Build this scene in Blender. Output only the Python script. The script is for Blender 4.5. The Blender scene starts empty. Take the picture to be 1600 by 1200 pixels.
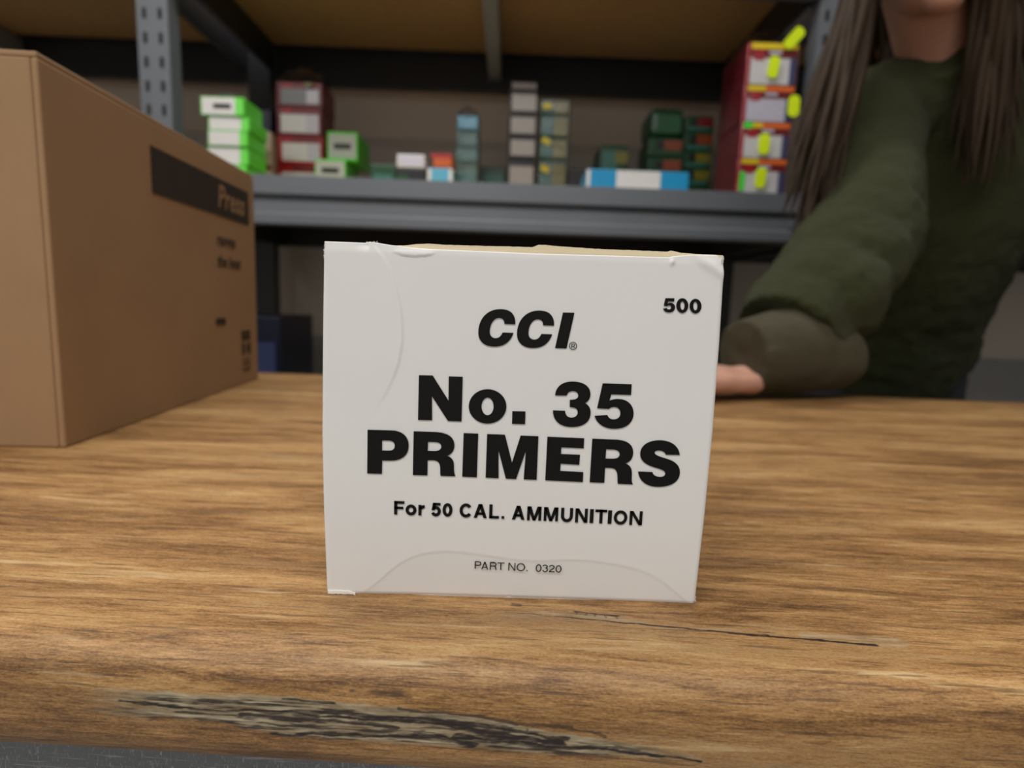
import bpy, bmesh, math, random
import numpy as np
from mathutils import Vector, Matrix, noise as mnoise

scene = bpy.context.scene
random.seed(7)
TZ = 0.90                      # height of the counter top above the floor (m)

# ------------------------------------------------------------------ camera
CAM = Vector((-0.00441, -0.18395, 0.09950 + TZ))
PITCH, ROLL, YAW = 0.13858, 0.03491, 0.00991
fwd = Vector((math.sin(YAW) * math.cos(PITCH), math.cos(YAW) * math.cos(PITCH), -math.sin(PITCH)))
rgt = Vector((math.cos(YAW), -math.sin(YAW), 0))
upv = rgt.cross(fwd)
r2 = rgt * math.cos(ROLL) + upv * math.sin(ROLL)
u2 = -rgt * math.sin(ROLL) + upv * math.cos(ROLL)
cam_data = bpy.data.cameras.new('camera')
cam = bpy.data.objects.new('camera', cam_data)
scene.collection.objects.link(cam)
cam.matrix_world = Matrix(((r2.x, u2.x, -fwd.x, CAM.x), (r2.y, u2.y, -fwd.y, CAM.y),
                           (r2.z, u2.z, -fwd.z, CAM.z), (0, 0, 0, 1)))
cam_data.sensor_width = 36.0
cam_data.lens = 20.25
cam_data.clip_start = 0.01
cam_data.dof.use_dof = True
cam_data.dof.focus_distance = 0.179
cam_data.dof.aperture_fstop = 9.0
scene.camera = cam

# ------------------------------------------------------------------ world, light, exposure
world = bpy.data.worlds.new('world')
scene.world = world
world.use_nodes = True
world.node_tree.nodes['Background'].inputs[0].default_value = (0.80, 0.88, 1.0, 1)
world.node_tree.nodes['Background'].inputs[1].default_value = 0.04

def area(name, loc, sx, sy, power, col):
    d = bpy.data.lights.new(name, 'AREA')
    d.shape = 'RECTANGLE'; d.size = sx; d.size_y = sy
    d.energy = power; d.color = col
    o = bpy.data.objects.new(name, d)
    scene.collection.objects.link(o)
    o.location = loc
    return o
WARM = (1.0, 0.982, 0.962)
# (x, y, length, width, power) of the ceiling panels of the shop
LAMPS = [(-1.15, -0.90, 1.2, 0.6, 17), (0.15, -0.90, 1.2, 0.6, 15), (-0.55, -2.2, 1.2, 0.3, 10), (-0.25, 0.62, 1.2, 0.3, 15)]
CEIL = 2.62
for i, (lx, ly, sx, sy, pw) in enumerate(LAMPS):
    area('panel_lamp', (lx, ly, CEIL - 0.045), sx * 0.94, sy * 0.9, pw, WARM)

scene.view_settings.view_transform = 'Standard'
scene.view_settings.look = 'None'
scene.view_settings.gamma = 1.0
scene.view_settings.use_curve_mapping = False
scene.view_settings.exposure = 0.0

# ------------------------------------------------------------------ node material helpers
class NT:
    """small expression helper over a material's node tree"""
    def __init__(s, name):
        s.m = bpy.data.materials.new(name); s.m.use_nodes = True
        s.t = s.m.node_tree; s.n = s.t.nodes; s.l = s.t.links
        s.b = s.n['Principled BSDF']
    def new(s, typ, **kw):
        n = s.n.new(typ)
        for k, v in kw.items(): setattr(n, k, v)
        return n
    def put(s, sock, v):
        if isinstance(v, bpy.types.NodeSocket): s.l.new(v, sock)
        elif v is not None:
            sock.default_value = v
    def math(s, op, a, b=None, clamp=False):
        n = s.new('ShaderNodeMath', operation=op, use_clamp=clamp)
        s.put(n.inputs[0], a); s.put(n.inputs[1], b)
        return n.outputs[0]
    def mix(s, f, a, b, typ='MIX'):
        n = s.new('ShaderNodeMixRGB', blend_type=typ)
        s.put(n.inputs[0], f)
        s.put(n.inputs[1], a if isinstance(a, bpy.types.NodeSocket) else (*a[:3], 1))
        s.put(n.inputs[2], b if isinstance(b, bpy.types.NodeSocket) else (*b[:3], 1))
        return n.outputs[0]
    def coord(s, kind='Object', scale=(1, 1, 1), loc=(0, 0, 0)):
        c = s.new('ShaderNodeTexCoord'); mp = s.new('ShaderNodeMapping')
        mp.inputs['Scale'].default_value = scale; mp.inputs['Location'].default_value = loc
        s.l.new(c.outputs[kind], mp.inputs['Vector'])
        return mp.outputs[0]
    def noise(s, vec, scale=1.0, detail=3, rough=0.55, dist=0.0):
        n = s.new('ShaderNodeTexNoise')
        n.inputs['Scale'].default_value = scale; n.inputs['Detail'].default_value = detail
        n.inputs['Roughness'].default_value = rough; n.inputs['Distortion'].default_value = dist
        s.l.new(vec, n.inputs['Vector'])
        return n.outputs[0]
    def ramp(s, f, stops, interp='LINEAR'):
        n = s.new('ShaderNodeValToRGB'); n.color_ramp.interpolation = interp
        el = n.color_ramp.elements
        while len(el) < len(stops): el.new(0.5)
        for e, (p, c) in zip(el, stops):
            e.position = p; e.color = (c, c, c, 1) if isinstance(c, (int, float)) else (*c[:3], 1)
        s.put(n.inputs[0], f)
        return n.outputs[0]
    def bump(s, h, strength=0.3, dist=0.001):
        n = s.new('ShaderNodeBump')
        n.inputs['Strength'].default_value = strength; n.inputs['Distance'].default_value = dist
        s.put(n.inputs['Height'], h)
        s.l.new(n.outputs[0], s.b.inputs['Normal'])
    def done(s, color=None, rough=None, metal=None, **kw):
        if color is not None:
            s.put(s.b.inputs['Base Color'], color if isinstance(color, bpy.types.NodeSocket) else (*color[:3], 1))
        s.put(s.b.inputs['Roughness'], rough); s.put(s.b.inputs['Metallic'], metal)
        for k, v in kw.items(): s.put(s.b.inputs[k], v)
        return s.m

MATS = {}
def lin(*rgb):
    return tuple(((c / 255) / 12.92 if c / 255 <= 0.04045 else ((c / 255 + 0.055) / 1.055) ** 2.4) for c in rgb)
def plain(name, col, rough=0.5, metal=0.0, var=0.12, scale=40, bump=0.0, bscale=300, **kw):
    """painted / printed surface with faint mottling and optional fine relief"""
    if name in MATS: return MATS[name]
    t = NT(name)
    v = t.coord()
    n = t.noise(v, scale, 4)
    c = t.mix(n, [x * (1 - var) for x in col], [min(1, x * (1 + var)) for x in col])
    if bump:
        t.bump(t.noise(v, bscale, 3), bump, 0.001)
    MATS[name] = t.done(c, rough, metal, **kw)
    return MATS[name]

# ------------------------------------------------------------------ object helpers
COL = scene.collection
def tag(o, label=None, cat=None, group=None, kind=None):
    if label: o['label'] = label
    if cat: o['category'] = cat
    if group: o['group'] = group
    if kind: o['kind'] = kind
    return o
def empty(name, loc=(0, 0, 0), rz=0.0, label=None, cat=None, group=None):
    o = bpy.data.objects.new(name, None); COL.objects.link(o)
    o.location = loc; o.rotation_euler = (0, 0, rz); o.empty_display_size = 0.05
    return tag(o, label, cat, group)
def link_mesh(name, me, mat, parent=None, loc=(0, 0, 0), rot=(0, 0, 0), smooth=False):
    o = bpy.data.objects.new(name, me); COL.objects.link(o)
    if mat is not None and not me.materials: me.materials.append(mat)
    o.location = loc; o.rotation_euler = rot
    if parent is not None: o.parent = parent
    if smooth:
        me.polygons.foreach_set('use_smooth', [True] * len(me.polygons))
    return o
def mesh_py(name, verts, faces, mat, parent=None, loc=(0, 0, 0), rot=(0, 0, 0), smooth=False):
    me = bpy.data.meshes.new(name)
    me.from_pydata([tuple(v) for v in verts], [], faces)
    me.update()
    return link_mesh(name, me, mat, parent, loc, rot, smooth)
def bm_obj(name, bm, mat, parent=None, loc=(0, 0, 0), rot=(0, 0, 0), smooth=False):
    bmesh.ops.recalc_face_normals(bm, faces=bm.faces[:])
    me = bpy.data.meshes.new(name); bm.to_mesh(me); bm.free()
    return link_mesh(name, me, mat, parent, loc, rot, smooth)
def bm_box(bm, x0, x1, y0, y1, z0, z1):
    vs = [bm.verts.new(p) for p in ((x0, y0, z0), (x1, y0, z0), (x1, y1, z0), (x0, y1, z0),
                                    (x0, y0, z1), (x1, y0, z1), (x1, y1, z1), (x0, y1, z1))]
    for f in ((0, 3, 2, 1), (4, 5, 6, 7), (0, 1, 5, 4), (1, 2, 6, 5), (2, 3, 7, 6), (3, 0, 4, 7)):
        bm.faces.new([vs[i] for i in f])
    return vs
def box(name, x0, x1, y0, y1, z0, z1, mat, parent=None, bevel=0.0, seg=2, loc=(0, 0, 0), rot=(0, 0, 0)):
    bm = bmesh.new(); bm_box(bm, x0, x1, y0, y1, z0, z1)
    if bevel:
        bmesh.ops.bevel(bm, geom=bm.edges[:], offset=bevel, segments=seg, affect='EDGES', profile=0.5)
    return bm_obj(name, bm, mat, parent, loc, rot)
def extrude_x(name, prof, x0, x1, mat, parent=None, loc=(0, 0, 0)):
    """closed (y, z) profile swept along x"""
    n = len(prof)
    v = [(x0, y, z) for y, z in prof] + [(x1, y, z) for y, z in prof]
    f = [(i, (i + 1) % n, n + (i + 1) % n, n + i) for i in range(n)]
    f += [tuple(range(n))[::-1], tuple(range(n, 2 * n))]
    bm = bmesh.new()
    vs = [bm.verts.new(p) for p in v]
    for q in f: bm.faces.new([vs[i] for i in q])
    return bm_obj(name, bm, mat, parent, loc)
def text_mesh(body, size, mat, name, parent, loc, rot, align='LEFT', shear=0.0, offset=0.0, sx=1.0):
    """flat print set in the built-in face, turned into a mesh"""
    cu = bpy.data.curves.new(name, 'FONT')
    cu.body = body; cu.size = size; cu.align_x = align; cu.shear = shear; cu.offset = offset; cu.resolution_u = 3
    tmp = bpy.data.objects.new('tmp', cu); COL.objects.link(tmp)
    dg = bpy.context.evaluated_depsgraph_get()
    me = bpy.data.meshes.new_from_object(tmp.evaluated_get(dg))
    bpy.data.objects.remove(tmp); bpy.data.curves.remove(cu)
    me.materials.clear()
    o = link_mesh(name, me, mat, parent, loc, rot)
    o.scale = (sx, 1, 1)
    return o
def rrect(w, h, r, seg=4):
    pts = []
    for cx, cy, a0 in ((w / 2 - r, h / 2 - r, 0), (-w / 2 + r, h / 2 - r, 90), (-w / 2 + r, -h / 2 + r, 180), (w / 2 - r, -h / 2 + r, 270)):
        for i in range(seg + 1):
            a = math.radians(a0 + 90 * i / seg)
            pts.append((cx + r * math.cos(a), cy + r * math.sin(a)))
    return pts
def plate(name, pts, y, mat, parent, thick=0.0006, loc=(0, 0, 0), rot=(0, 0, 0)):
    """outline in (x, z) standing in a vertical plane facing -y, with real thickness"""
    n = len(pts)
    v = [(x, y, z) for x, z in pts] + [(x, y + thick, z) for x, z in pts]
    f = [tuple(range(n)), tuple(range(n, 2 * n))[::-1]] + [(i, n + i, n + (i + 1) % n, (i + 1) % n) for i in range(n)]
    bm = bmesh.new(); vs = [bm.verts.new(p) for p in v]
    for q in f: bm.faces.new([vs[i] for i in q])
    return bm_obj(name, bm, mat, parent, loc, rot)

# ------------------------------------------------------------------ the room
def room_mat(name, col, rough, sc, bump):
    t = NT(name); v = t.coord()
    n = t.noise(v, sc, 5)
    t.bump(t.noise(v, sc * 20, 3), bump, 0.002)
    return t.done(t.mix(n, [c * 0.9 for c in col], [min(1, c * 1.08) for c in col]), rough)
M_wall = room_mat('wall_paint', (0.85, 0.755, 0.67), 0.8, 2.0, 0.25)
M_dado = room_mat('grey_wall_paint', (0.30, 0.31, 0.325), 0.7, 2.0, 0.2)
M_ceil = room_mat('ceiling_paint', (0.72, 0.71, 0.68), 0.9, 2.0, 0.2)
def floor_mat():
    t = NT('floor_vinyl'); v = t.coord()
    a = t.noise(v, 3, 4); b = t.noise(t.coord(scale=(1, 8, 1)), 60, 3)
    c = t.mix(a, (0.44, 0.43, 0.41), (0.52, 0.51, 0.49))
    c = t.mix(t.ramp(b, [(0.55, 0), (0.7, 0.5)]), c, (0.36, 0.355, 0.35))
    return t.done(c, 0.45)
M_floor = floor_mat()
WX0, WX1, WY0, WY1 = -2.9, 2.6, -3.0, 1.86
def struct(name, x0, x1, y0, y1, z0, z1, m):
    return tag(box(name, x0, x1, y0, y1, z0, z1, m), kind='structure')
struct('floor', WX0 - .1, WX1 + .1, WY0 - .1, WY1 + .1, -0.08, 0.0, M_floor)
struct('ceiling', WX0 - .1, WX1 + .1, WY0 - .1, WY1 + .1, CEIL, CEIL + 0.08, M_ceil)
struct('wall_back', WX0 - .1, WX1 + .1, WY1, WY1 + 0.1, 0.0, CEIL, M_wall)
struct('wall_front', WX0 - .1, WX1 + .1, WY0 - 0.1, WY0, 0.0, CEIL, M_ceil)
struct('wall_left', WX0 - 0.1, WX0, WY0, WY1, 0.0, CEIL, M_ceil)
struct('wall_right', WX1, WX1 + 0.1, WY0, WY1, 0.0, CEIL, M_ceil)
M_wall2 = room_mat('lower_wall_paint', (0.66, 0.62, 0.58), 0.8, 2.0, 0.25)
struct('trim_2', WX0, WX1, WY1 - 0.006, WY1, TZ - 0.035, TZ + 0.637, M_wall2)
struct('trim_1', WX0, WX1, WY1 - 0.012, WY1, 0.0, TZ - 0.035, M_dado)

# ceiling panels (above the frame): frame, diffuser
M_lampframe = plain('lamp_white_metal', (0.75, 0.75, 0.74), 0.4)
def lamp_diffuser():
    t = NT('lamp_diffuser'); v = t.coord()
    t.bump(t.noise(v, 200, 2), 0.2, 0.001)
    return t.done((0.8, 0.8, 0.78), 0.5, **{'Emission Color': (1, 0.97, 0.92, 1), 'Emission Strength': 1.5})
M_diff = lamp_diffuser()
LNAMES = ['wide white ceiling panel on the customer side of the counter, left of the two', 'wide white ceiling panel on the customer side of the counter, right of the two',
          'long narrow white ceiling panel near the front wall', 'long narrow white ceiling panel straight above the counter']
for (lx, ly, sx, sy, pw), lab in zip(LAMPS, LNAMES):
    e = empty('ceiling_light', (lx, ly, CEIL), 0, lab, 'ceiling light', 'ceiling panels of the shop')
    for x0, x1, y0, y1 in ((-sx/2, sx/2, -sy/2, -sy/2 + .02), (-sx/2, sx/2, sy/2 - .02, sy/2), (-sx/2, -sx/2 + .02, -sy/2 + .02, sy/2 - .02), (sx/2 - .02, sx/2, -sy/2 + .02, sy/2 - .02)):
        box('frame', x0, x1, y0, y1, -0.04, 0.0, M_lampframe, e, 0.002, 1)
    box('diffuser', -sx/2 + .02, sx/2 - .02, -sy/2 + .02, sy/2 - .02, -0.030, -0.012, M_diff, e)

# ------------------------------------------------------------------ counter with rolled worktop edge
def sample_dist(px, py, line):
    """distance of points (mm) to a polyline and the position along it 0..1"""
    best = np.full(px.shape, 1e9); par = np.zeros(px.shape)
    L = np.array(line, float); seg = np.hypot(*np.diff(L, axis=0).T); cum = np.r_[0, np.cumsum(seg)]
    for i in range(len(L) - 1):
        d = L[i + 1] - L[i]
        t = np.clip(((px - L[i, 0]) * d[0] + (py - L[i, 1]) * d[1]) / (d @ d), 0, 1)
        q = np.hypot(px - L[i, 0] - t * d[0], py - L[i, 1] - t * d[1])
        m = q < best
        best[m] = q[m]; par[m] = (cum[i] + t[m] * seg[i]) / cum[-1]
    return best, par
def vnoise(x, y, seed=0):
    """value noise on arrays"""
    rs = np.random.RandomState(seed); tab = rs.rand(256, 256)
    xi = np.floor(x).astype(int); yi = np.floor(y).astype(int)
    fx = x - xi; fy = y - yi
    fx = fx * fx * (3 - 2 * fx); fy = fy * fy * (3 - 2 * fy)
    g = lambda a, b: tab[a % 256, b % 256]
    return (g(xi, yi) * (1 - fx) + g(xi + 1, yi) * fx) * (1 - fy) + (g(xi, yi + 1) * (1 - fx) + g(xi + 1, yi + 1) * fx) * fy
def fnoise(x, y, seed=0, oct=4):
    s = 0; a = 0.5
    for k in range(oct):
        s = s + a * vnoise(x * 2 ** k, y * 2 ** k, seed + k); a *= 0.5
    return s / (1 - 0.5 ** oct)
def sstep(a, b, x):
    t = np.clip((x - a) / (b - a), 0, 1); return t * t * (3 - 2 * t)

def wood_mat():
    t = NT('wood_laminate')
    def uv(su, sv, lu=0.0):
        return t.coord('UV', (su, sv, 1), (lu, lu * 1.7, 0))
    broad = t.noise(uv(5, 34), 1, 5, 0.6, 0.8)
    mid = t.noise(uv(17, 190), 1, 6, 0.66, 0.9)
    fine = t.noise(uv(130, 1050), 1, 5, 0.72, 0.5)
    speck = t.noise(uv(900, 1900), 1, 3, 0.65)
    hair = t.noise(uv(380, 2600), 1, 3, 0.7, 0.3)
    f = t.math('ADD', t.math('MULTIPLY', broad, 0.34), t.math('MULTIPLY', mid, 0.32))
    f = t.math('ADD', f, t.math('MULTIPLY', fine, 0.22))
    f = t.math('ADD', f, t.math('MULTIPLY', speck, 0.16))
    f = t.math('ADD', f, t.math('MULTIPLY', hair, 0.16))
    f = t.math('ADD', t.math('MULTIPLY', t.math('SUBTRACT', f, 0.60), 1.7), 0.545)
    c = t.ramp(f, [(0.34, (0.074, 0.034, 0.012)), (0.45, (0.192, 0.096, 0.034)), (0.54, (0.332, 0.176, 0.064)), (0.64, (0.460, 0.272, 0.110)), (0.78, (0.59, 0.41, 0.20))])
    # greyish worn patches broken up by the grain
    pat = t.noise(uv(6, 55, 3.1), 1, 3, 0.5, 0.5)
    pm_ = t.math('MULTIPLY', t.ramp(pat, [(0.52, 0), (0.66, 1)]), t.ramp(mid, [(0.44, 0), (0.60, 1)]))
    pm_ = t.math('MULTIPLY', pm_, t.ramp(fine, [(0.40, 0.15), (0.62, 1)]))
    c = t.mix(t.math('MULTIPLY', pm_, 0.75), c, (0.095, 0.068, 0.050))
    # yellow-cream flakes
    fl = t.noise(uv(16, 190, 7.7), 1, 4, 0.6, 0.3)
    c = t.mix(t.math('MULTIPLY', t.ramp(fl, [(0.60, 0), (0.70, 0.7)]), t.ramp(broad, [(0.40, 0), (0.55, 1)])), c, (0.62, 0.45, 0.24))
    # short dark pores
    por = t.noise(uv(38, 620, 1.3), 1, 3, 0.55, 0.2)
    pr = t.ramp(por, [(0.585, 0), (0.65, 0.9)])
    c = t.mix(t.math('MULTIPLY', pr, 0.6), c, (0.07, 0.040, 0.022))
    # printed cracks and the pale peeled layer (their own outlines, held per vertex)
    a = t.new('ShaderNodeAttribute', attribute_name='print_marks')
    sep = t.new('ShaderNodeSeparateColor'); t.l.new(a.outputs['Color'], sep.inputs[0])
    crack, pale = sep.outputs[0], sep.outputs[1]
    pc = t.mix(t.ramp(t.noise(uv(60, 420, 5.0), 1, 5, 0.65, 0.4), [(0.36, 0), (0.66, 1)]), (0.17, 0.117, 0.06), (0.48, 0.405, 0.27))
    c = t.mix(pale, c, pc)
    brk = t.ramp(t.noise(uv(160, 900, 9.0), 1, 4, 0.7), [(0.30, 0.55), (0.50, 1)])
    c = t.mix(t.math('MULTIPLY', crack, brk, True), c, (0.022, 0.014, 0.013))
    h = t.math('ADD', t.math('MULTIPLY', fine, 0.5), t.math('MULTIPLY', t.noise(uv(900, 1500), 1, 2), 0.35))
    h = t.math('SUBTRACT', h, t.math('MULTIPLY', pr, 0.7))
    t.bump(h, 0.30, 0.0006)
    return t.done(c, t.math('ADD', 0.40, t.math('MULTIPLY', fine, 0.16)), **{'Specular IOR Level': 0.38})
M_wood = wood_mat()

CY = math.radians(-2.5)
counter = empty('counter', (0, 0, 0), CY, 'shop counter with wood-look worktop and rolled front edge', 'counter')
def worktop():
    r, T, yf, yb = 0.014, 0.0385, -0.039, 0.545
    s0 = yf + r
    def pos(v):                                   # v: arc length coordinate, = local y on the flat top
        y = np.where(v > s0, v, 0.0); z = np.zeros_like(v)
        q = math.pi / 2 * r; flat = T - 2 * r
        d = s0 - v
        a = np.clip(d / r, 0, math.pi / 2)
        m1 = (d > 0)
        y = np.where(m1, s0 - r * np.sin(a), y); z = np.where(m1, -r + r * np.cos(a), z)
        d2 = d - q; m2 = d2 > 0
        y = np.where(m2, yf, y); z = np.where(m2, -r - np.minimum(d2, flat), z)
        d3 = d2 - flat; m3 = d3 > 0
        b = np.clip(d3 / r, 0, math.pi / 2)
        y = np.where(m3, s0 - r * np.cos(b), y); z = np.where(m3, -T + r - r * np.sin(b), z)
        d4 = d3 - q; m4 = d4 > 0
        y = np.where(m4, s0 + d4, y)
        return y, z
    u = np.r_[np.linspace(-1.25, -0.16, 30)[:-1], np.linspace(-0.16, -0.10, 60)[:-1], np.linspace(-0.10, 0.115, 540)[:-1], np.linspace(0.115, 0.17, 50)[:-1], np.linspace(0.17, 1.35, 32)]
    v = np.r_[-0.085, np.linspace(-0.074, -0.0, 290)[:-1], np.linspace(0.0, 0.05, 30)[:-1], np.linspace(0.05, yb, 30)]
    U, V = np.meshgrid(u, v); Y, Z = pos(V)
    um, vm = U * 1000, V * 1000
    wx = (fnoise(um / 9, vm / 2.2, 3) - .5) * 3.0; wy = (fnoise(um / 6, vm / 1.6, 11) - .5) * 1.6
    px, py = um + wx, vm + wy
    n1 = fnoise(um / 5.0, vm / 0.7, 21); n2 = fnoise(um / 16, vm / 2.5, 31); n3 = fnoise(um / 2.2, vm / 1.6, 41)
    # pale layer between two outlines on the front face
    top = np.interp(px, [-130, -79, -61, -41, -16, 2, 20, 37, 53, 70, 118], [-45, -44.6, -43.9, -45.1, -46.1, -47.9, -50.8, -52.0, -54.4, -57, -60])
    bot = np.interp(px, [-130, -79, -65, -41, -16, 13, 37, 53, 70, 118], [-54, -53.7, -56.9, -57.4, -57.3, -57.8, -57.0, -57.2, -58, -60])
    pale = sstep(0.0, 0.8, top - py) * sstep(0.0, 1.4, py - bot) * np.clip(0.45 + 1.3 * n2, 0, 1) * (1 - sstep(38, 60, um)) * (1 - sstep(95, 125, -um))
    # second, fainter pale streaks on the top near the long crack
    d, _ = sample_dist(px, py, [(-5, -8.5), (30, -9), (60, -11.5), (92, -13), (120, -14)])
    pale = np.maximum(pale, 0.55 * sstep(4.5, 0.5, d) * sstep(0.42, 0.62, n2) * sstep(-14, 8, um))
    crack = np.zeros_like(um)
    def line(pts, w0, w1, k=1.0, rag=0.5):
        nonlocal crack
        d, s = sample_dist(px, py, pts)
        w = (w0 + (w1 - w0) * s) * (1 - rag + 2 * rag * n1)
        crack = np.maximum(crack, k * sstep(w, w * 0.45, d))
    line([(-110, -48.6), (-79, -49.8), (-71, -48.8), (-52, -49.6), (-41, -49.3), (-26, -48.3), (-9, -49.5), (2, -50.4), (18, -52.6)], 0.55, 0.8, 1, .6)
    line([(-74, -50.6), (-58, -51.4), (-44, -51.0), (-30, -51.8)], 1.3, 0.8, .95, .9)
    line([(-66, -56.3), (-52, -55.4), (-41, -54.8), (-19, -53.8), (-8, -55.6)], 0.7, 1.3, 1, .7)
    line([(-40, -49.6), (-22, -49.4), (-6, -51.6), (6, -52.9), (16, -53.4)], 0.6, 1.9, 1, .8)
    line([(-14, -53.4), (2, -54.3), (23, -54.8), (38, -55.5), (54, -56.4)], 1.2, 0.5, 1, .5)
    line([(-62, -45.2), (-55, -45.3), (-48, -45.6)], 0.45, 0.6, .95, .6)
    line([(-30, -46.4), (-10, -46.6), (3, -48.4)], 0.4, 0.9, .8, .9)
    line([(4, -48.2), (16, -48.6), (28, -50.6)], 0.35, 0.5, .7, .8)
    # fibrous dark streaks running through the pale band
    st = fnoise(um / 22 + 3, vm / 1.1 + um / 60, 51, 4); st2 = fnoise(um / 9, vm / 0.55, 61, 3)
    band = sstep(0.6, 2.6, top - py) * sstep(-0.6, 1.0, py - bot) * (1 - sstep(44, 66, um)) * (1 - sstep(95, 120, -um))
    crack = np.maximum(crack, 0.95 * band * sstep(0.50, 0.60, st) * sstep(0.36, 0.52, st2))
    crack = np.maximum(crack, 0.8 * band * sstep(0.60, 0.68, st2))
    # ticked checks across the pale band
    tick = sstep(0.80, 0.93, vnoise(um / 0.9, vm / 30, 77)) * sstep(0.2, 1.2, top - py) * sstep(4.2, 1.8, top - py) * sstep(-46, -20, um) * sstep(18, 4, um)
    crack = np.maximum(crack, 0.8 * tick)
    # smudgy dark cluster above the band
    d, s = sample_dist(px, py, [(-43, -41.6), (-35, -42.2), (-27, -42.8)])
    crack = np.maximum(crack, 0.75 * sstep(1.6, 0.2, d) * sstep(0.40, 0.62, n1))
    # long crack on the flat top, with its ladder mark
    line([(-2, -8.9), (9, -9.2), (21, -10.0)], 0.18, 0.40, .8, .3)
    line([(21, -10.0), (36, -11.2), (52.4, -12.5), (61, -13.2), (76, -14.5), (90, -15.0), (112, -16.2)], 0.42, 0.85, 1, .45)
    line([(58, -12.8), (70, -13.9), (80, -14.5)], 0.7, 0.9, 1, .4)
    line([(78, -12.6), (83, -12.9)], 0.25, 0.25, .9, .3)
    line([(21.3, -6.1), (28, -6.6), (34.7, -7.5)], 0.50, 0.55, .95, .3)
    for tx, ty in ((21.8, -6.2), (24.8, -6.6), (27.6, -6.9), (30.4, -7.3), (34.0, -7.6)):
        dd, _ = sample_dist(um, vm, [(tx, ty), (tx - 0.5 + 0.9 * (tx > 30), ty - 1.3)])
        crack = np.maximum(crack, 0.85 * sstep(0.34, 0.14, dd))
    line([(-110, -11.9), (-94, -12.1), (-78, -12.1), (-58, -11.6), (-41, -12.3), (-20, -12.5)], 0.16, 0.20, .6, .8)
    line([(-100, -17.0), (-80, -17.2), (-62, -17.0)], 0.12, 0.12, .5, .8)
    d, s = sample_dist(px, py, [(0.6, -3.4), (2.6, -3.9)])
    crack = np.maximum(crack, 0.6 * sstep(1.2, 0.3, d))
    nv, nu = U.shape
    verts = np.stack([U, Y, Z], -1).reshape(-1, 3)
    idx = np.arange(nv * nu).reshape(nv, nu)
    quads = np.stack([idx[:-1, :-1], idx[:-1, 1:], idx[1:, 1:], idx[1:, :-1]], -1).reshape(-1, 4)
    # close the board: back edge, underside and ends
    nb = len(verts); t_ = 0.0385
    extra = np.array([(u[0], yb, -t_), (u[-1], yb, -t_)])
    verts = np.r_[verts, extra]
    me = bpy.data.meshes.new('worktop')
    faces = quads.tolist()
    faces.append([int(idx[-1, 0])] + [int(i) for i in idx[-1, 1:]] + [nb + 1, nb])
    faces.append([nb, nb + 1] + [int(i) for i in idx[0, ::-1]])
    faces.append([int(i) for i in idx[::-1, 0]] + [nb])
    faces.append([int(i) for i in idx[:, -1]] + [nb + 1])
    me.from_pydata(verts.tolist(), [], faces)
    uvl = me.uv_layers.new(name='UVMap')
    li = np.empty(len(me.loops), int); me.loops.foreach_get('vertex_index', li)
    UVs = np.r_[np.stack([U, V], -1).reshape(-1, 2), [(u[0], yb + t_), (u[-1], yb + t_)]]
    uvl.data.foreach_set('uv', UVs[li].ravel())
    at = me.color_attributes.new('print_marks', 'FLOAT_COLOR', 'POINT')
    colr = np.zeros((len(verts), 4)); colr[:, 3] = 1
    colr[:nb, 0] = np.clip(crack, 0, 1).ravel(); colr[:nb, 1] = np.clip(pale, 0, 1).ravel()
    at.data.foreach_set('color', colr.ravel())
    me.polygons.foreach_set('use_smooth', [True] * len(quads) + [False] * 4)
    me.update()
    return link_mesh('worktop', me, M_wood, counter, (0, 0, TZ))
worktop()
def panel_mat():
    t = NT('counter_panel_grey')
    s1 = t.noise(t.coord(scale=(60, 60, 900)), 1, 3, 0.6, 1.0)
    s2 = t.noise(t.coord(scale=(900, 60, 200)), 1, 3, 0.6, 2.0)
    f = t.math('MAXIMUM', t.ramp(s1, [(0.55, 0), (0.68, 1)]), t.ramp(s2, [(0.56, 0), (0.68, 0.9)]))
    t.bump(f, 0.3, 0.0005)
    return t.done(t.mix(f, (0.13, 0.14, 0.15), (0.34, 0.36, 0.38)), 0.4)
M_panel = panel_mat()
box('front_panel', -1.22, 1.32, -0.021, -0.003, 0.0, TZ - 0.0385, M_panel, counter, 0.001, 1)
box('end_panel', -1.22, -1.20, -0.003, 0.53, 0.0, TZ - 0.0385, M_panel, counter, 0.001, 1)
box('end_panel', 1.30, 1.32, -0.003, 0.53, 0.0, TZ - 0.0385, M_panel, counter, 0.001, 1)
box('inner_shelf', -1.20, 1.30, -0.003, 0.50, 0.42, 0.438, M_panel, counter, 0.001, 1)

# ------------------------------------------------------------------ the white carton of primers
def board_mat(name, col, rough, warm):
    t = NT(name); v = t.coord()
    n = t.noise(v, 18, 3); sp = t.noise(v, 420, 2, 0.5)
    c = t.mix(n, [x * 0.97 for x in col], [min(1, x * 1.02) for x in col])
    c = t.mix(t.ramp(sp, [(0.775, 0), (0.80, 0.55)]), c, warm)
    t.bump(t.noise(t.coord(scale=(1, 1, 3)), 900, 3), 0.04, 0.0004)
    return t.done(c, rough, **{'Specular IOR Level': 0.45})
M_card = board_mat('white_coated_board', (0.80, 0.79, 0.775), 0.38, (0.35, 0.33, 0.31))
M_cream = board_mat('cream_raw_board', (0.80, 0.69, 0.47), 0.8, (0.5, 0.4, 0.26))
M_torn = board_mat('torn_white_fibre', (0.88, 0.86, 0.80), 0.9, (0.6, 0.55, 0.45))
M_ink = plain('black_ink', (0.006, 0.0055, 0.0055), 0.55, var=0.25, scale=500, **{'Specular IOR Level': 0.18})

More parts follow.
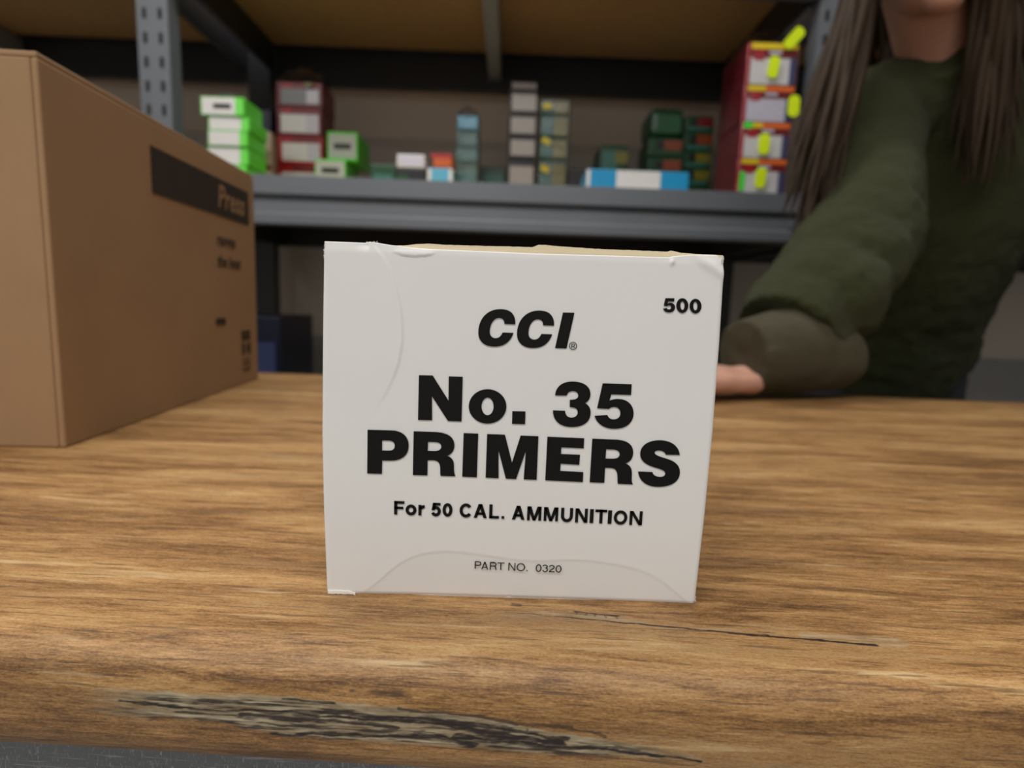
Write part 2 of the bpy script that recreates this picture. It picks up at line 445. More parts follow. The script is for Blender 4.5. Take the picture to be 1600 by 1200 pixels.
pbox = empty('primer_box', (0, 0, TZ), 0, 'white cardboard box printed with black lettering standing upright on the counter', 'box')
BH = 0.1168
L_Z = [-0.4, 28.8, 54.9, 92.3, 116.7]; L_X = [-62.8, -63.6, -63.9, -63.1, -62.5]
R_Z = [0.4, 33, 60.2, 90.5, 117]; R_X = [62.4, 63.3, 63.6, 63.3, 62.7]
N_X = [-64, -62.5, -49.6, -48.6, -46.5, -42, -38, -34.5, -30, 4, 45.3, 46.5, 52.1, 62.7, 64]
N_Z = [116.6, 116.7, 116.7, 117.0, 116.9, 116.3, 116.0, 115.7, 115.5, 115.3, 115.6, 116.0, 116.6, 116.9, 116.9]
def front_panel():
    nx, nz = 300, 280
    S, Tt = np.meshgrid(np.linspace(0, 1, nx), np.linspace(0, 1, nz))
    zz = Tt * 116.7
    xl = np.interp(zz, L_Z, L_X); xr = np.interp(zz, R_Z, R_X)
    x = xl + (xr - xl) * S
    zt = np.interp(x, N_X, N_Z)
    z = Tt * zt + np.maximum(0, 1 - Tt * 12) * 0.0
    # relief (mm, + towards the viewer)
    def smooth(q, xs, ys):                            # polyline rounded into a smooth curve
        g = np.linspace(min(xs), max(xs), 400); y = np.interp(g, xs, ys); k = np.hanning(61); k /= k.sum()
        return np.interp(q, g, np.convolve(np.pad(y, 30, mode='edge'), k, mode='valid'))
    ax = smooth(z, [50, 59.7, 65, 71.5, 78.8, 87.1, 96.2, 105.1, 112.8, 116.6], [-53, -48.9, -45.8, -42.1, -39.3, -37.9, -38.4, -40.5, -44, -48.5])
    h = 0.30 * sstep(0.45, -0.25, x - ax) * sstep(58, 84, z)
    h += 0.10 * np.exp(-((x - ax - 0.1) / 0.5) ** 2) * sstep(62, 84, z)
    fz = smooth(x, [-64, -52, -45.7, -39.3, -30.7, -22.1, -11.3, -0.5, 9.2, 16.7, 27.5, 42.8, 51.8, 58.4, 64], [-4, -1, 4.1, 11.6, 15.5, 16.5, 15.5, 14.0, 13.6, 14.6, 14.5, 12.0, 7.7, 1.4, -3])
    d = fz - z
    h -= 0.10 * sstep(-0.5, 0.6, d) + 0.040 * np.clip(d, 0, None)
    h += 0.02 * np.exp(-((d + 0.6) / 0.8) ** 2)
    # crease kink in the lower flap
    h -= 0.12 * np.exp(-((x + 1.0 + 0.35 * z) / 0.5) ** 2) * sstep(9, 3, z)
    # crushed upper right corner
    q = (x - 62.7) * 0.5 + (z - 117) * 0.9
    h -= 1.1 * sstep(-5.2, 0.0, q) * sstep(48, 58, x)
    h += 0.45 * np.exp(-((q + 5.4) / 1.6) ** 2) * sstep(50, 57, x)
    h -= 0.4 * np.exp(-((x - 62) / 1.2) ** 2 - ((z - 114) / 1.8) ** 2)
    # pinch under the top edge on the left, nick on the right
    zc = 113.1 + 0.022 * (x + 34.5) ** 2
    h += 0.34 * sstep(-0.10, 0.14, z - zc) * sstep(8.0, 4.0, np.abs(x + 34.5)) * sstep(115.8, 114.0, z)
    h += 0.6 * np.exp(-((x - 46.3) / 0.7) ** 2 - ((z - 114.2) / 1.0) ** 2)
    h -= 0.5 * np.exp(-((x + 49.5) / 2.6) ** 2 - ((z - 116.2) / 1.3) ** 2) * (x < -48.6)
    h -= 0.30 * sstep(113.4, 116.8, z)                               # rolls back at the top fold
    h -= 0.35 * sstep(1.2, 0.0, z) + 0.35 * sstep(0.9, 0, x - xl) + 0.35 * sstep(0.9, 0, xr - x)
    h += 0.10 * (fnoise((x + 70) / 26, z / 30, 5, 2) - 0.5)
    fr = np.stack([x / 1000, -h / 1000, z / 1000], -1).reshape(-1, 3)
    idx = np.arange(nx * nz).reshape(nz, nx)
    quads = np.stack([idx[:-1, :-1], idx[:-1, 1:], idx[1:, 1:], idx[1:, :-1]], -1).reshape(-1, 4).tolist()
    border = np.r_[idx[0, :], idx[1:, -1], idx[-1, -2::-1], idx[-2:0:-1, 0]]
    base = len(fr)
    bk = fr[border] + np.array([0, 0.0007, 0])
    nbd = len(border)
    side = [[int(border[i]), base + i, base + (i + 1) % nbd, int(border[(i + 1) % nbd])] for i in range(nbd)]
    o = mesh_py('front_panel', np.r_[fr, bk], quads + side + [list(range(base, base + nbd))], M_card, pbox)
    o.data.polygons.foreach_set('use_smooth', [True] * len(quads) + [False] * (len(side) + 1))
front_panel()
BD = 0.122
box('side_panel', -0.0625, -0.0619, 0.0008, BD, 0.0002, BH - 0.0008, M_card, pbox, 0.0002, 1)
box('side_panel', 0.0617, 0.0623, 0.0008, BD, 0.0002, BH - 0.0008, M_card, pbox, 0.0002, 1)
box('back_panel', -0.0619, 0.0617, BD - 0.0006, BD, 0.0002, BH - 0.0008, M_card, pbox, 0.0002, 1)
box('bottom_panel', -0.0619, 0.0617, 0.0010, BD - 0.0006, 0.0, 0.0006, M_card, pbox)
def lid():
    # lid that bows up a little behind the front edge
    nx, ny = 60, 24
    v, f = [], []
    for j in range(ny):
        for i in range(nx):
            s, t = i / (nx - 1), j / (ny - 1)
            bow = 0.0008 * math.sin(math.pi * s) * (1 - t)
            v.append((-0.0617 + 0.1232 * s, 0.0021 + (BD - 0.0028) * t, BH - 0.0012 + bow))
    n = len(v)
    v += [(a, b, c - 0.0006) for a, b, c in v]
    for j in range(ny - 1):
        for i in range(nx - 1):
            a = j * nx + i
            f.append((a, a + 1, a + nx + 1, a + nx)); f.append((n + a, n + a + nx, n + a + nx + 1, n + a + 1))
    for i in range(nx - 1):
        f.append((i, n + i, n + i + 1, i + 1)); b = (ny - 1) * nx + i
        f.append((b, b + 1, n + b + 1, n + b))
    mesh_py('lid', v, f, M_card, pbox, smooth=False)
lid()
def tuck_flap():
    # raw-board tongue standing up just behind the front panel
    fx = [-49.2, -46.5, -44, -41.6, -37.6, -34.4, -30.4, -24, 0, 2.3, 4.3, 7.9, 16, 23.9, 35, 45, 46, 49, 54, 62.2]
    fzz = [116.2, 116.5, 116.3, 116.15, 116.4, 116.9, 117.2, 117.0, 117.3, 117.3, 118.2, 118.0, 117.7, 117.5, 117.5, 117.4, 117.8, 117.2, 117.0, 116.9]
    n = 240
    xs = np.linspace(-49.2, 62.2, n); zs = np.interp(xs, fx, fzz) + (fnoise(xs / 1.3, xs * 0, 9) - .5) * 0.22
    v, f = [], []
    for x, z in zip(xs, zs):
        y = 1.5 + 0.35 * math.sin(x / 17)
        v += [(x / 1000, y / 1000, 0.1085), (x / 1000, (y - .15) / 1000, z / 1000), (x / 1000, (y + 0.45) / 1000, z / 1000), (x / 1000, (y + 0.55) / 1000, 0.1085)]
    for i in range(n - 1):
        a, b = 4 * i, 4 * i + 4
        for k in range(4):
            f.append((a + k, b + k, b + (k + 1) % 4, a + (k + 1) % 4))
    f += [(0, 1, 2, 3), (4 * n - 1, 4 * n - 2, 4 * n - 3, 4 * n - 4)]
    tag(mesh_py('tuck_flap', v, f, M_cream, pbox), 'cream raw cardboard tongue at the top edge')
tuck_flap()
def torn_strip(x0, x1, z0, z1, y, name, seed, n=40):
    rs = random.Random(seed)
    lo = [(x0 + (x1 - x0) * i / (n - 1), z0 + rs.uniform(-.18, .18)) for i in range(n)]
    hi = [(x0 + (x1 - x0) * i / (n - 1), z1 + rs.uniform(-.15, .15) - 0.7 * (z1 - z0) * max(0, (i / (n - 1) - .8) / .2)) for i in range(n)]
    return plate(name, [(a / 1000, b / 1000) for a, b in lo + hi[::-1]], y / 1000, M_torn, pbox, 0.0005)
torn_strip(-62.4, -53.2, 0.12, 1.25, -0.30, 'torn_edge', 3)
def fuzz(pts, name, seed, n=70, ln=0.9):
    """frayed paper fibres along a damaged edge"""
    rs = random.Random(seed); bm = bmesh.new()
    for k in range(n):
        s = rs.random() * (len(pts) - 1); i = int(s); t = s - i
        (xa, za, dx, dz), (xb, zb, _, _) = pts[i], pts[i + 1]
        x, z = xa + (xb - xa) * t, za + (zb - za) * t
        L = ln * rs.uniform(.25, 1); w = rs.uniform(.05, .13); a = rs.uniform(-.9, .9)
        ex, ez = dx * math.cos(a) - dz * math.sin(a), dx * math.sin(a) + dz * math.cos(a)
        y = rs.uniform(-.05, .6)
        p = [(x - ez * w, y, z + ex * w), (x + ez * w, y, z - ex * w), (x, y + w, z)]
        tip = bm.verts.new((Vector((x + ex * L, y + rs.uniform(-.3, .3), z + ez * L))) / 1000)
        b = [bm.verts.new(Vector(q) / 1000) for q in p]
        for m in range(3): bm.faces.new((b[m], b[(m + 1) % 3], tip))
    bm_obj(name, bm, M_torn, pbox)
fuzz([(-62.2, 116.4, -.7, .7), (-62.4, 114, -1, .1), (-62.5, 111.5, -1, 0)], 'frayed_fibre', 1, 60, 0.7)
fuzz([(62.1, 116.5, .7, .7), (62.3, 114.5, 1, .1)], 'frayed_fibre', 2, 30, 0.6)
fuzz([(-63.5, 58, -1, 0), (-63.5, 50, -1, 0)], 'frayed_fibre', 4, 36, 0.45)
fuzz([(-49.6, 116.7, 0, 1), (-46, 117.0, 0, 1)], 'frayed_fibre', 5, 26, 0.6)
fuzz([(62.2, 3.2, 1, 0), (62.4, 0.8, 1, -.2)], 'frayed_fibre', 6, 24, 0.6)

# ---- lettering (flat black print lying on the front panel); outlines in mm on the panel
HEAVY = {
    'CCI': [
        'M-2.19,93.06 C-2.18,96.13 -3.72,97.77 -7.14,97.66 C-11.47,97.51 -14.00,94.13 -13.89,90.03 C-13.82,87.05 -11.59,85.63 -8.60,85.74 C-5.62,85.84 -3.60,87.40 -2.66,90.30 L-6.15,90.30 C-6.64,89.13 -7.31,88.42 -8.34,88.43 C-9.49,88.44 -10.27,89.24 -10.24,90.61 C-10.24,92.89 -9.11,94.87 -7.40,94.88 C-6.25,94.90 -5.66,94.19 -5.67,93.05 Z',
        'M10.12,93.03 C10.10,96.10 8.54,97.74 5.12,97.63 C0.78,97.48 -1.72,94.10 -1.57,90.00 C-1.47,87.02 0.77,85.60 3.76,85.70 C6.75,85.80 8.76,87.37 9.67,90.27 L6.18,90.26 C5.70,89.10 5.04,88.39 4.00,88.40 C2.85,88.40 2.06,89.20 2.08,90.58 C2.06,92.86 3.17,94.84 4.89,94.85 C6.03,94.87 6.63,94.16 6.64,93.02 Z',
        'M12.74,97.28 L16.40,97.34 L14.43,85.95 L10.74,85.94 Z',
    ],
    'REG': [
        'M17.72,86.87 C17.69,87.57 17.09,88.11 16.40,88.09 C15.70,88.06 15.16,87.48 15.19,86.78 C15.23,86.08 15.82,85.53 16.52,85.56 C17.22,85.58 17.76,86.17 17.72,86.87 Z M17.49,86.86 C17.47,87.43 16.98,87.88 16.41,87.86 C15.84,87.84 15.40,87.36 15.42,86.79 C15.45,86.22 15.94,85.77 16.51,85.79 C17.08,85.81 17.52,86.29 17.49,86.86 Z',
        'M15.92,87.45 L16.54,87.45 C16.89,87.44 17.06,87.28 17.07,87.05 C17.08,86.82 16.93,86.68 16.70,86.62 L17.23,86.14 L16.95,86.13 L16.45,86.59 L16.19,86.58 L16.19,86.12 L15.96,86.11 Z M16.16,87.27 L16.18,86.77 L16.53,86.78 C16.74,86.79 16.85,86.88 16.84,87.04 C16.83,87.20 16.71,87.29 16.53,87.29 Z',
    ],
    'No': [
        'M-32.56,75.74 L-28.14,75.78 L-22.92,67.79 L-23.00,75.67 L-18.50,75.69 L-18.55,61.05 L-22.97,61.06 L-28.27,69.00 L-28.12,61.15 L-32.69,61.11 Z',
        'M-4.15,66.50 C-4.26,69.62 -7.06,72.05 -10.41,71.93 C-13.75,71.82 -16.41,69.21 -16.33,66.09 C-16.26,62.96 -13.46,60.50 -10.08,60.62 C-6.70,60.73 -4.05,63.37 -4.15,66.50 Z M-8.30,66.36 C-8.35,67.96 -9.26,69.22 -10.33,69.19 C-11.40,69.15 -12.23,67.83 -12.19,66.23 C-12.14,64.63 -11.24,63.36 -10.16,63.40 C-9.09,63.43 -8.25,64.76 -8.30,66.36 Z',
        'M-2.18,65.01 L2.08,65.05 L2.13,60.84 L-2.14,60.83 Z',
    ],
    '35': [
        'M11.45,70.66 C11.50,73.54 13.62,75.30 16.97,75.36 C20.33,75.43 22.73,74.05 22.87,71.44 C22.94,70.13 22.35,69.06 21.26,68.41 C22.54,67.88 23.22,66.71 23.25,65.26 C23.35,62.35 21.10,60.54 17.45,60.42 C13.53,60.29 11.10,62.20 10.94,65.72 L14.92,65.72 C15.04,64.32 15.87,63.42 17.16,63.52 C18.33,63.61 19.08,64.33 19.02,65.38 C18.97,66.44 18.16,66.99 16.35,66.96 L16.28,69.38 C18.04,69.38 18.98,69.86 18.91,70.83 C18.83,71.82 18.16,72.27 17.13,72.24 C16.09,72.20 15.34,71.70 15.26,70.71 Z',
        'M26.60,75.09 L36.00,75.12 L36.01,71.59 L29.60,71.61 L29.13,69.47 C29.96,69.97 30.98,70.19 32.15,70.17 C35.01,70.14 37.02,68.37 37.20,65.60 C37.39,62.55 35.10,60.35 31.18,60.27 C27.78,60.21 25.34,61.88 24.55,64.38 L28.70,64.78 C29.14,63.87 29.82,63.36 30.86,63.40 C32.17,63.44 32.98,64.32 32.90,65.51 C32.83,66.77 31.92,67.53 30.75,67.49 C29.97,67.47 29.47,67.19 29.10,66.78 L25.24,66.89 Z',
    ],
    'PRIM': [
        'M-49.01,57.29 L-41.17,57.34 C-37.66,57.35 -35.64,55.43 -35.61,52.47 C-35.58,49.28 -37.75,47.31 -41.47,47.19 L-44.23,47.17 L-44.32,42.63 L-49.15,42.61 Z M-44.29,53.88 L-42.11,53.92 C-40.87,53.92 -40.13,53.30 -40.16,52.21 C-40.19,51.12 -40.85,50.56 -42.09,50.55 L-44.31,50.51 Z',
        'M-34.04,57.29 L-26.94,57.27 C-22.89,57.23 -20.74,55.75 -20.69,53.04 C-20.65,51.41 -21.41,50.11 -23.02,49.44 C-21.49,49.02 -20.72,47.95 -20.69,46.12 C-20.66,44.66 -20.67,43.56 -20.11,42.58 L-24.99,42.57 C-25.29,43.40 -25.13,44.51 -25.25,45.60 C-25.35,47.06 -26.25,47.84 -27.67,47.79 L-29.37,47.73 L-29.36,42.61 L-34.16,42.56 Z M-29.31,53.91 L-27.06,53.91 C-25.65,53.89 -25.00,53.33 -24.99,52.46 C-25.00,51.52 -25.77,50.91 -27.19,50.90 L-29.38,50.90 Z',
        'M-17.78,57.22 L-13.02,57.20 L-13.10,42.48 L-17.91,42.54 Z',
        'M-10.13,57.15 L-4.31,57.13 L-1.70,47.85 L0.81,57.01 L6.63,56.99 L6.63,42.25 L2.34,42.29 L2.70,51.82 L-0.15,42.32 L-3.54,42.36 L-6.23,51.78 L-5.93,42.39 L-10.21,42.47 Z',
    ],
    'ERS': [
        'M9.55,56.94 L21.61,56.80 L21.61,53.43 L14.27,53.52 L14.26,51.30 L20.51,51.25 L20.44,47.81 L14.31,48.01 L14.28,45.59 L21.88,45.40 L21.91,42.01 L9.47,42.23 Z',
        'M24.23,56.78 L31.91,56.71 C35.81,56.66 37.75,55.17 37.91,52.63 C38.04,50.63 37.16,49.43 35.59,48.79 C37.12,48.33 37.82,47.33 37.94,45.49 C38.03,44.02 37.83,42.72 38.54,41.75 L33.48,41.80 C33.28,42.76 33.30,43.68 33.17,44.60 C32.96,46.43 32.13,47.14 30.70,47.09 L28.99,47.11 L29.03,41.99 L24.17,42.02 Z M28.99,53.35 L31.41,53.32 C32.76,53.30 33.47,52.66 33.48,51.86 C33.51,50.84 32.73,50.27 31.23,50.26 L28.95,50.25 Z',
        'M53.28,52.23 C52.76,55.31 49.96,57.14 46.07,56.97 C42.36,56.77 40.01,54.88 40.22,52.16 C40.40,49.98 42.01,48.75 44.74,47.92 C47.11,47.27 48.85,46.96 48.93,45.86 C48.98,45.05 48.19,44.62 47.22,44.62 C45.86,44.65 44.93,45.17 44.68,46.19 L39.93,46.22 C40.31,43.18 42.88,41.04 47.00,41.21 C51.29,41.39 53.95,43.26 53.75,46.38 C53.59,48.95 51.54,50.16 49.18,50.82 C46.81,51.47 44.93,51.95 44.95,52.76 C44.98,53.34 45.60,53.54 46.42,53.53 C47.56,53.50 48.38,52.98 48.62,52.18 Z',
    ],
    '500': [
        'M44.90,102.88 L47.76,102.95 L47.76,101.93 L45.85,101.89 L45.73,101.16 C45.99,101.39 46.34,101.48 46.69,101.47 C47.51,101.44 48.13,100.91 48.15,100.06 C48.18,99.10 47.37,98.47 46.25,98.46 C45.33,98.47 44.64,98.93 44.36,99.57 L45.60,99.79 C45.72,99.52 45.93,99.40 46.29,99.41 C46.69,99.42 46.95,99.71 46.92,100.09 C46.89,100.47 46.60,100.68 46.25,100.66 C45.99,100.66 45.82,100.56 45.70,100.41 L44.53,100.45 Z',
        'M52.31,100.82 C52.21,102.10 51.28,103.10 50.24,103.06 C49.19,103.02 48.42,101.97 48.51,100.69 C48.61,99.42 49.53,98.41 50.58,98.45 C51.63,98.48 52.41,99.55 52.31,100.82 Z M51.12,100.76 C51.07,101.50 50.73,102.09 50.36,102.07 C50.00,102.06 49.75,101.45 49.80,100.72 C49.86,99.98 50.20,99.39 50.56,99.41 C50.93,99.42 51.18,100.03 51.12,100.76 Z',
        'M56.51,100.80 C56.41,102.06 55.48,103.05 54.44,103.02 C53.39,102.98 52.62,101.93 52.72,100.67 C52.82,99.40 53.75,98.41 54.80,98.44 C55.85,98.48 56.62,99.53 56.51,100.80 Z M55.22,100.75 C55.16,101.50 54.81,102.10 54.45,102.08 C54.08,102.07 53.84,101.46 53.90,100.71 C53.95,99.96 54.30,99.36 54.66,99.38 C55.03,99.39 55.27,100.01 55.22,100.75 Z',
    ],
}
def bez(p0, p1, p2, p3, n=10):
    return [tuple((1 - t) ** 3 * a + 3 * (1 - t) ** 2 * t * b + 3 * (1 - t) * t * t * c + t ** 3 * d for a, b, c, d in zip(p0, p1, p2, p3)) for t in [k / n for k in range(1, n + 1)]]
def parse(path):
    loops, cur = [], []
    tok = path.replace('M', ' M ').replace('L', ' L ').replace('C', ' C ').replace('Z', ' Z ').split()
    i = 0; cmd = None
    P = lambda s: tuple(float(q) for q in s.split(','))
    while i < len(tok):
        if tok[i] in 'MLCZ':
            cmd = tok[i]; i += 1
            if cmd == 'Z': loops.append(cur); cur = []
            continue
        if cmd in 'ML': cur.append(P(tok[i])); i += 1
        else:
            cur += bez(cur[-1], P(tok[i]), P(tok[i + 1]), P(tok[i + 2])); i += 3
    out = []
    for l in loops:
        if math.dist(l[0], l[-1]) < 1e-3: l = l[:-1]
        out.append(l)
    return out
INK_Y = -0.00028
def print_loops(name, loops, label=None):
    cu = bpy.data.curves.new(name, 'CURVE'); cu.dimensions = '2D'; cu.fill_mode = 'FRONT'
    for l in loops:
        sp = cu.splines.new('POLY'); sp.points.add(len(l) - 1); sp.use_cyclic_u = True
        for p, (x, z) in zip(sp.points, l): p.co = (x / 1000, z / 1000, 0, 1)
    tmp = bpy.data.objects.new('tmp', cu); COL.objects.link(tmp)
    me = bpy.data.meshes.new_from_object(tmp.evaluated_get(bpy.context.evaluated_depsgraph_get()))
    bpy.data.objects.remove(tmp); bpy.data.curves.remove(cu)
    me.materials.clear(); me.name = name
    o = link_mesh(name, me, M_ink, pbox, (0, INK_Y, 0), (math.pi / 2, 0, 0))
    return tag(o, label)
def line_of(name, keys, label):
    return print_loops(name, [l for k in keys for p in HEAVY[k] for l in parse(p)], label)
line_of('maker_lettering', ['CCI'], 'heavy slanted black letters CCI')
line_of('registered_mark', ['REG'], 'small circled R mark')
line_of('number_lettering', ['No', '35'], 'heavy black lettering No. 35')
line_of('title_lettering', ['PRIM', 'ERS'], 'heavy black word PRIMERS')
line_of('quantity_lettering', ['500'], 'bold black number 500 in the upper right corner')

def stroke(pts, t, closed=False):
    """centre line (mm) to a strip of quads of width t"""
    n = len(pts); q = []
    for i in range(n):
        a = pts[(i - 1) % n] if (closed or i > 0) else pts[i]
        b = pts[(i + 1) % n] if (closed or i < n - 1) else pts[i]
        dx, dz = b[0] - a[0], b[1] - a[1]; L = math.hypot(dx, dz) or 1
        # mitre length
        m = 1.0
        if closed or 0 < i < n - 1:
            d1 = (pts[i][0] - a[0], pts[i][1] - a[1]); d2 = (b[0] - pts[i][0], b[1] - pts[i][1])
            l1, l2 = math.hypot(*d1) or 1, math.hypot(*d2) or 1
            cs = (d1[0] * d2[0] + d1[1] * d2[1]) / (l1 * l2)
            m = 1 / max(0.5, math.sqrt(max(0.0, (1 + cs) / 2)))
            tx, tz = d1[0] / l1 + d2[0] / l2, d1[1] / l1 + d2[1] / l2
            L = math.hypot(tx, tz) or 1; dx, dz = tx, tz
        nx, nz = -dz / L * t / 2 * m, dx / L * t / 2 * m
        q.append(((pts[i][0] + nx, pts[i][1] + nz), (pts[i][0] - nx, pts[i][1] - nz)))
    return q
def arc(cx, cz, rx, rz, a0, a1, n=18):
    return [(cx + rx * math.cos(math.radians(a0 + (a1 - a0) * k / n)), cz + rz * math.sin(math.radians(a0 + (a1 - a0) * k / n))) for k in range(n + 1)]
def glyph(ch, x0, x1, z0, z1, t):
    """strokes and polygons of one sans-serif letter filling the box"""
    S, P = [], []                                   # (centre line, closed), polygons
    h = t / 2; a, b, c, d = x0 + h, x1 - h, z0 + h, z1 - h; w, H = x1 - x0, z1 - z0
    mx, mz = (x0 + x1) / 2, (z0 + z1) / 2
    rect = lambda p, q, r, s: P.append([(p, r), (q, r), (q, s), (p, s)])
    if ch == 'I': rect(x0, x1, z0, z1)
    elif ch == '.': rect(x0, x1, z0, z1)
    elif ch == 'F': rect(x0, x0 + t, z0, z1); rect(x0, x1, z1 - t * .88, z1); rect(x0, x1 - w * .1, mz - t * .42, mz + t * .42)
    elif ch == 'L': rect(x0, x0 + t, z0, z1); rect(x0, x1, z0, z0 + t * .88)
    elif ch == 'T': rect(mx - h, mx + h, z0, z1); rect(x0, x1, z1 - t * .88, z1)
    elif ch == 'N':
        rect(x0, x0 + t * .95, z0, z1); rect(x1 - t * .95, x1, z0, z1)
        P.append([(x0, z1), (x0 + t * 1.12, z1), (x1, z0), (x1 - t * 1.12, z0)])
    elif ch == 'M':
        rect(x0, x0 + t * .9, z0, z1); rect(x1 - t * .9, x1, z0, z1)
        P.append([(x0, z1), (x0 + t * 1.3, z1), (mx + t * .45, z0), (mx - t * .45, z0)])
        P.append([(x1 - t * 1.3, z1), (x1, z1), (mx + t * .45, z0), (mx - t * .45, z0)])
    elif ch == 'A':
        k = t * .58
        P.append([(x0, z0), (x0 + t * 1.06, z0), (mx + k, z1), (mx - k, z1)])
        P.append([(x1, z0), (x1 - t * 1.06, z0), (mx - k, z1), (mx + k, z1)])
        rect(x0 + w * .24, x1 - w * .24, z0 + H * .22, z0 + H * .22 + t * .84)
    elif ch in 'oO0': S.append((arc(mx, mz, b - mx, d - mz, 0, 360, 40)[:-1], True))
    elif ch == 'C': S.append((arc(mx, mz, b - mx, d - mz, 36, 324, 40), False))
    elif ch == 'U': S.append(([(a, z1)] + arc(mx, c + H * .32, b - mx, H * .32, 180, 360, 20) + [(b, z1)], False))
    elif ch == 'r':
        rect(x0, x0 + t, z0, z1)
        S.append((arc(x1 + w * .02, z1 - H * .42, w * .62, H * .42 - h, 178, 92, 12), False))
    elif ch == '5':
        rect(x0 + w * .18, x1 - w * .04, z1 - t * .88, z1)
        P.append([(x0 + w * .17, z1), (x0 + w * .17 + t, z1), (x0 + w * .07 + t * .9, z0 + H * .45), (x0 + w * .04, z0 + H * .45)])
        S.append((arc(mx - w * .02, c + H * .27, b - mx + w * .02, H * .27, 138, -158, 30), False))
    elif ch == 'P' or ch == 'R':
        rect(x0, x0 + t, z0, z1)
        zm = z0 + H * (.46 if ch == 'P' else .48); r = (d - zm) / 2
        S.append(([(x0, d), (b - r * 1.1, d)] + arc(b - r * 1.1, zm + r, r * 1.1, r, 90, -90, 16) + [(x0, zm)], False))
        if ch == 'R': S.append(([(b - r * .9, zm), (b - w * .07, zm - H * .10), (b - w * .04, zm - H * .25), (x1 - h * .6, z0)], False))
    elif ch == '3':
        S.append((arc(mx - w * .03, z0 + H * .745, b - mx, H * .255 - h, 165, -75, 20), False))
        S.append((arc(mx, c + H * .26, b - mx, H * .26, 82, -168, 22), False))
    elif ch == '2':
        S.append((arc(mx, z0 + H * .70, b - mx, H * .30 - h, 175, -38, 20) + [(x0 + w * .28, z0 + H * .26), (a, z0 + t * .5)], False))
        rect(x0, x1, z0, z0 + t * .95)
    return S, P
def print_line(name, boxes, t, label):
    v, f = [], []
    for ch, x0, x1, z0, z1 in boxes:
        S, P = glyph(ch, x0, x1, z0, z1, t)
        for pts, closed in S:
            q = stroke(pts, t, closed); b = len(v)
            for l, r in q: v += [l, r]
            m = len(q)
            for i in range(m if closed else m - 1):
                j = (i + 1) % m
                f.append((b + 2 * i, b + 2 * i + 1, b + 2 * j + 1, b + 2 * j))
        for p in P:
            b = len(v); v += p; f.append(tuple(range(b, b + len(p))))
    o = mesh_py(name, [(x / 1000, 0, z / 1000) for x, z in v], f, M_ink, pbox, (0, INK_Y, 0))
    return tag(o, label)
print_line('use_lettering', [('F', -40.24, -36.81, 28.83, 33.51), ('o', -36.44, -32.82, 28.67, 32.45), ('r', -32.2, -30.08, 28.78, 32.42), ('5', -27.94, -24.73, 28.59, 33.3), ('0', -24.17, -20.88, 28.62, 33.31), ('C', -18.54, -14.27, 28.53, 33.42), ('A', -13.84, -9.43, 28.54, 33.34), ('L', -8.67, -5.38, 28.49, 33.35), ('.', -4.56, -3.64, 28.49, 29.46), ('A', -1.1, 3.15, 28.37, 33.17), ('M', 3.94, 8.69, 28.25, 33.11), ('M', 9.49, 14.3, 28.2, 33.03), ('U', 15.21, 19.21, 28.02, 32.98), ('N', 19.98, 24.12, 28.03, 32.93), ('I', 24.83, 26.09, 28.0, 32.81), ('T', 26.6, 30.58, 27.95, 32.77), ('I', 30.87, 32.19, 27.9, 32.63), ('O', 32.84, 37.38, 27.72, 32.69), ('N', 38.1, 42.39, 27.74, 32.62)], 1.06, 'bold black line For 50 CAL. AMMUNITION')
print_line('part_number_lettering', [('P', -13.01, -10.8, 10.63, 13.32), ('A', -10.78, -8.45, 10.49, 13.22), ('R', -7.9, -5.64, 10.43, 13.19), ('T', -5.43, -2.98, 10.45, 13.12), ('N', -1.68, 0.7, 10.36, 13.13), ('O', 1.11, 3.99, 10.24, 13.08), ('.', 4.44, 4.8, 10.26, 10.73), ('0', 7.56, 9.53, 10.17, 12.91), ('3', 9.8, 11.7, 10.14, 12.85), ('2', 12.01, 13.95, 10.21, 12.82), ('0', 14.26, 16.29, 10.13, 12.79)], 0.37, 'thin black line PART NO. 0320')

# ------------------------------------------------------------------ steel shelving behind the counter
def steel(name, col, rough=0.42, metal=0.25):
    t = NT(name); v = t.coord()
    n = t.noise(v, 6, 4); sc = t.noise(t.coord(scale=(4, 30, 30)), 12, 3)
    t.bump(t.noise(v, 250, 2), 0.06, 0.001)
    c = t.mix(n, [x * 0.88 for x in col], [x * 1.1 for x in col])
    return t.done(c, t.math('ADD', rough - 0.08, t.math('MULTIPLY', sc, 0.16)), metal)
M_steel = steel('grey_shelf_steel', (0.165, 0.178, 0.198))
M_bar = steel('pale_bar_steel', (0.42, 0.44, 0.42))
M_steel_shaded = steel('shaded_shelf_steel', (0.035, 0.037, 0.042))  # shelf steel darkened for back and side members, their shadow painted in
def chip():
    t = NT('chipboard'); v = t.coord()
    a = t.noise(v, 90, 4, 0.7); b = t.noise(v, 3, 3)
    c = t.ramp(a, [(0.3, (0.46, 0.275, 0.105)), (0.5, (0.62, 0.395, 0.165)), (0.7, (0.74, 0.51, 0.25))])
    return t.done(t.mix(t.math('MULTIPLY', b, 0.35), c, (0.50, 0.29, 0.11)), 0.75)
M_chip = chip()
M_dark = plain('dark_slot', (0.012, 0.012, 0.013), 0.8)
SF, SB = 1.17, 1.77                                     # front and back of the shelving (y)
POSTS = [-2.30, -0.805, 0.690, 2.185]
LEVELS = [(0.26, 0.105), (TZ + 0.368, 0.108), (TZ + 0.886, 0.100), (2.36, 0.104)]
rack = empty('shelving_unit', (0, SF, 0), 0, 'grey steel shelving unit with chipboard shelves along the back wall', 'shelving')
slot_me = None
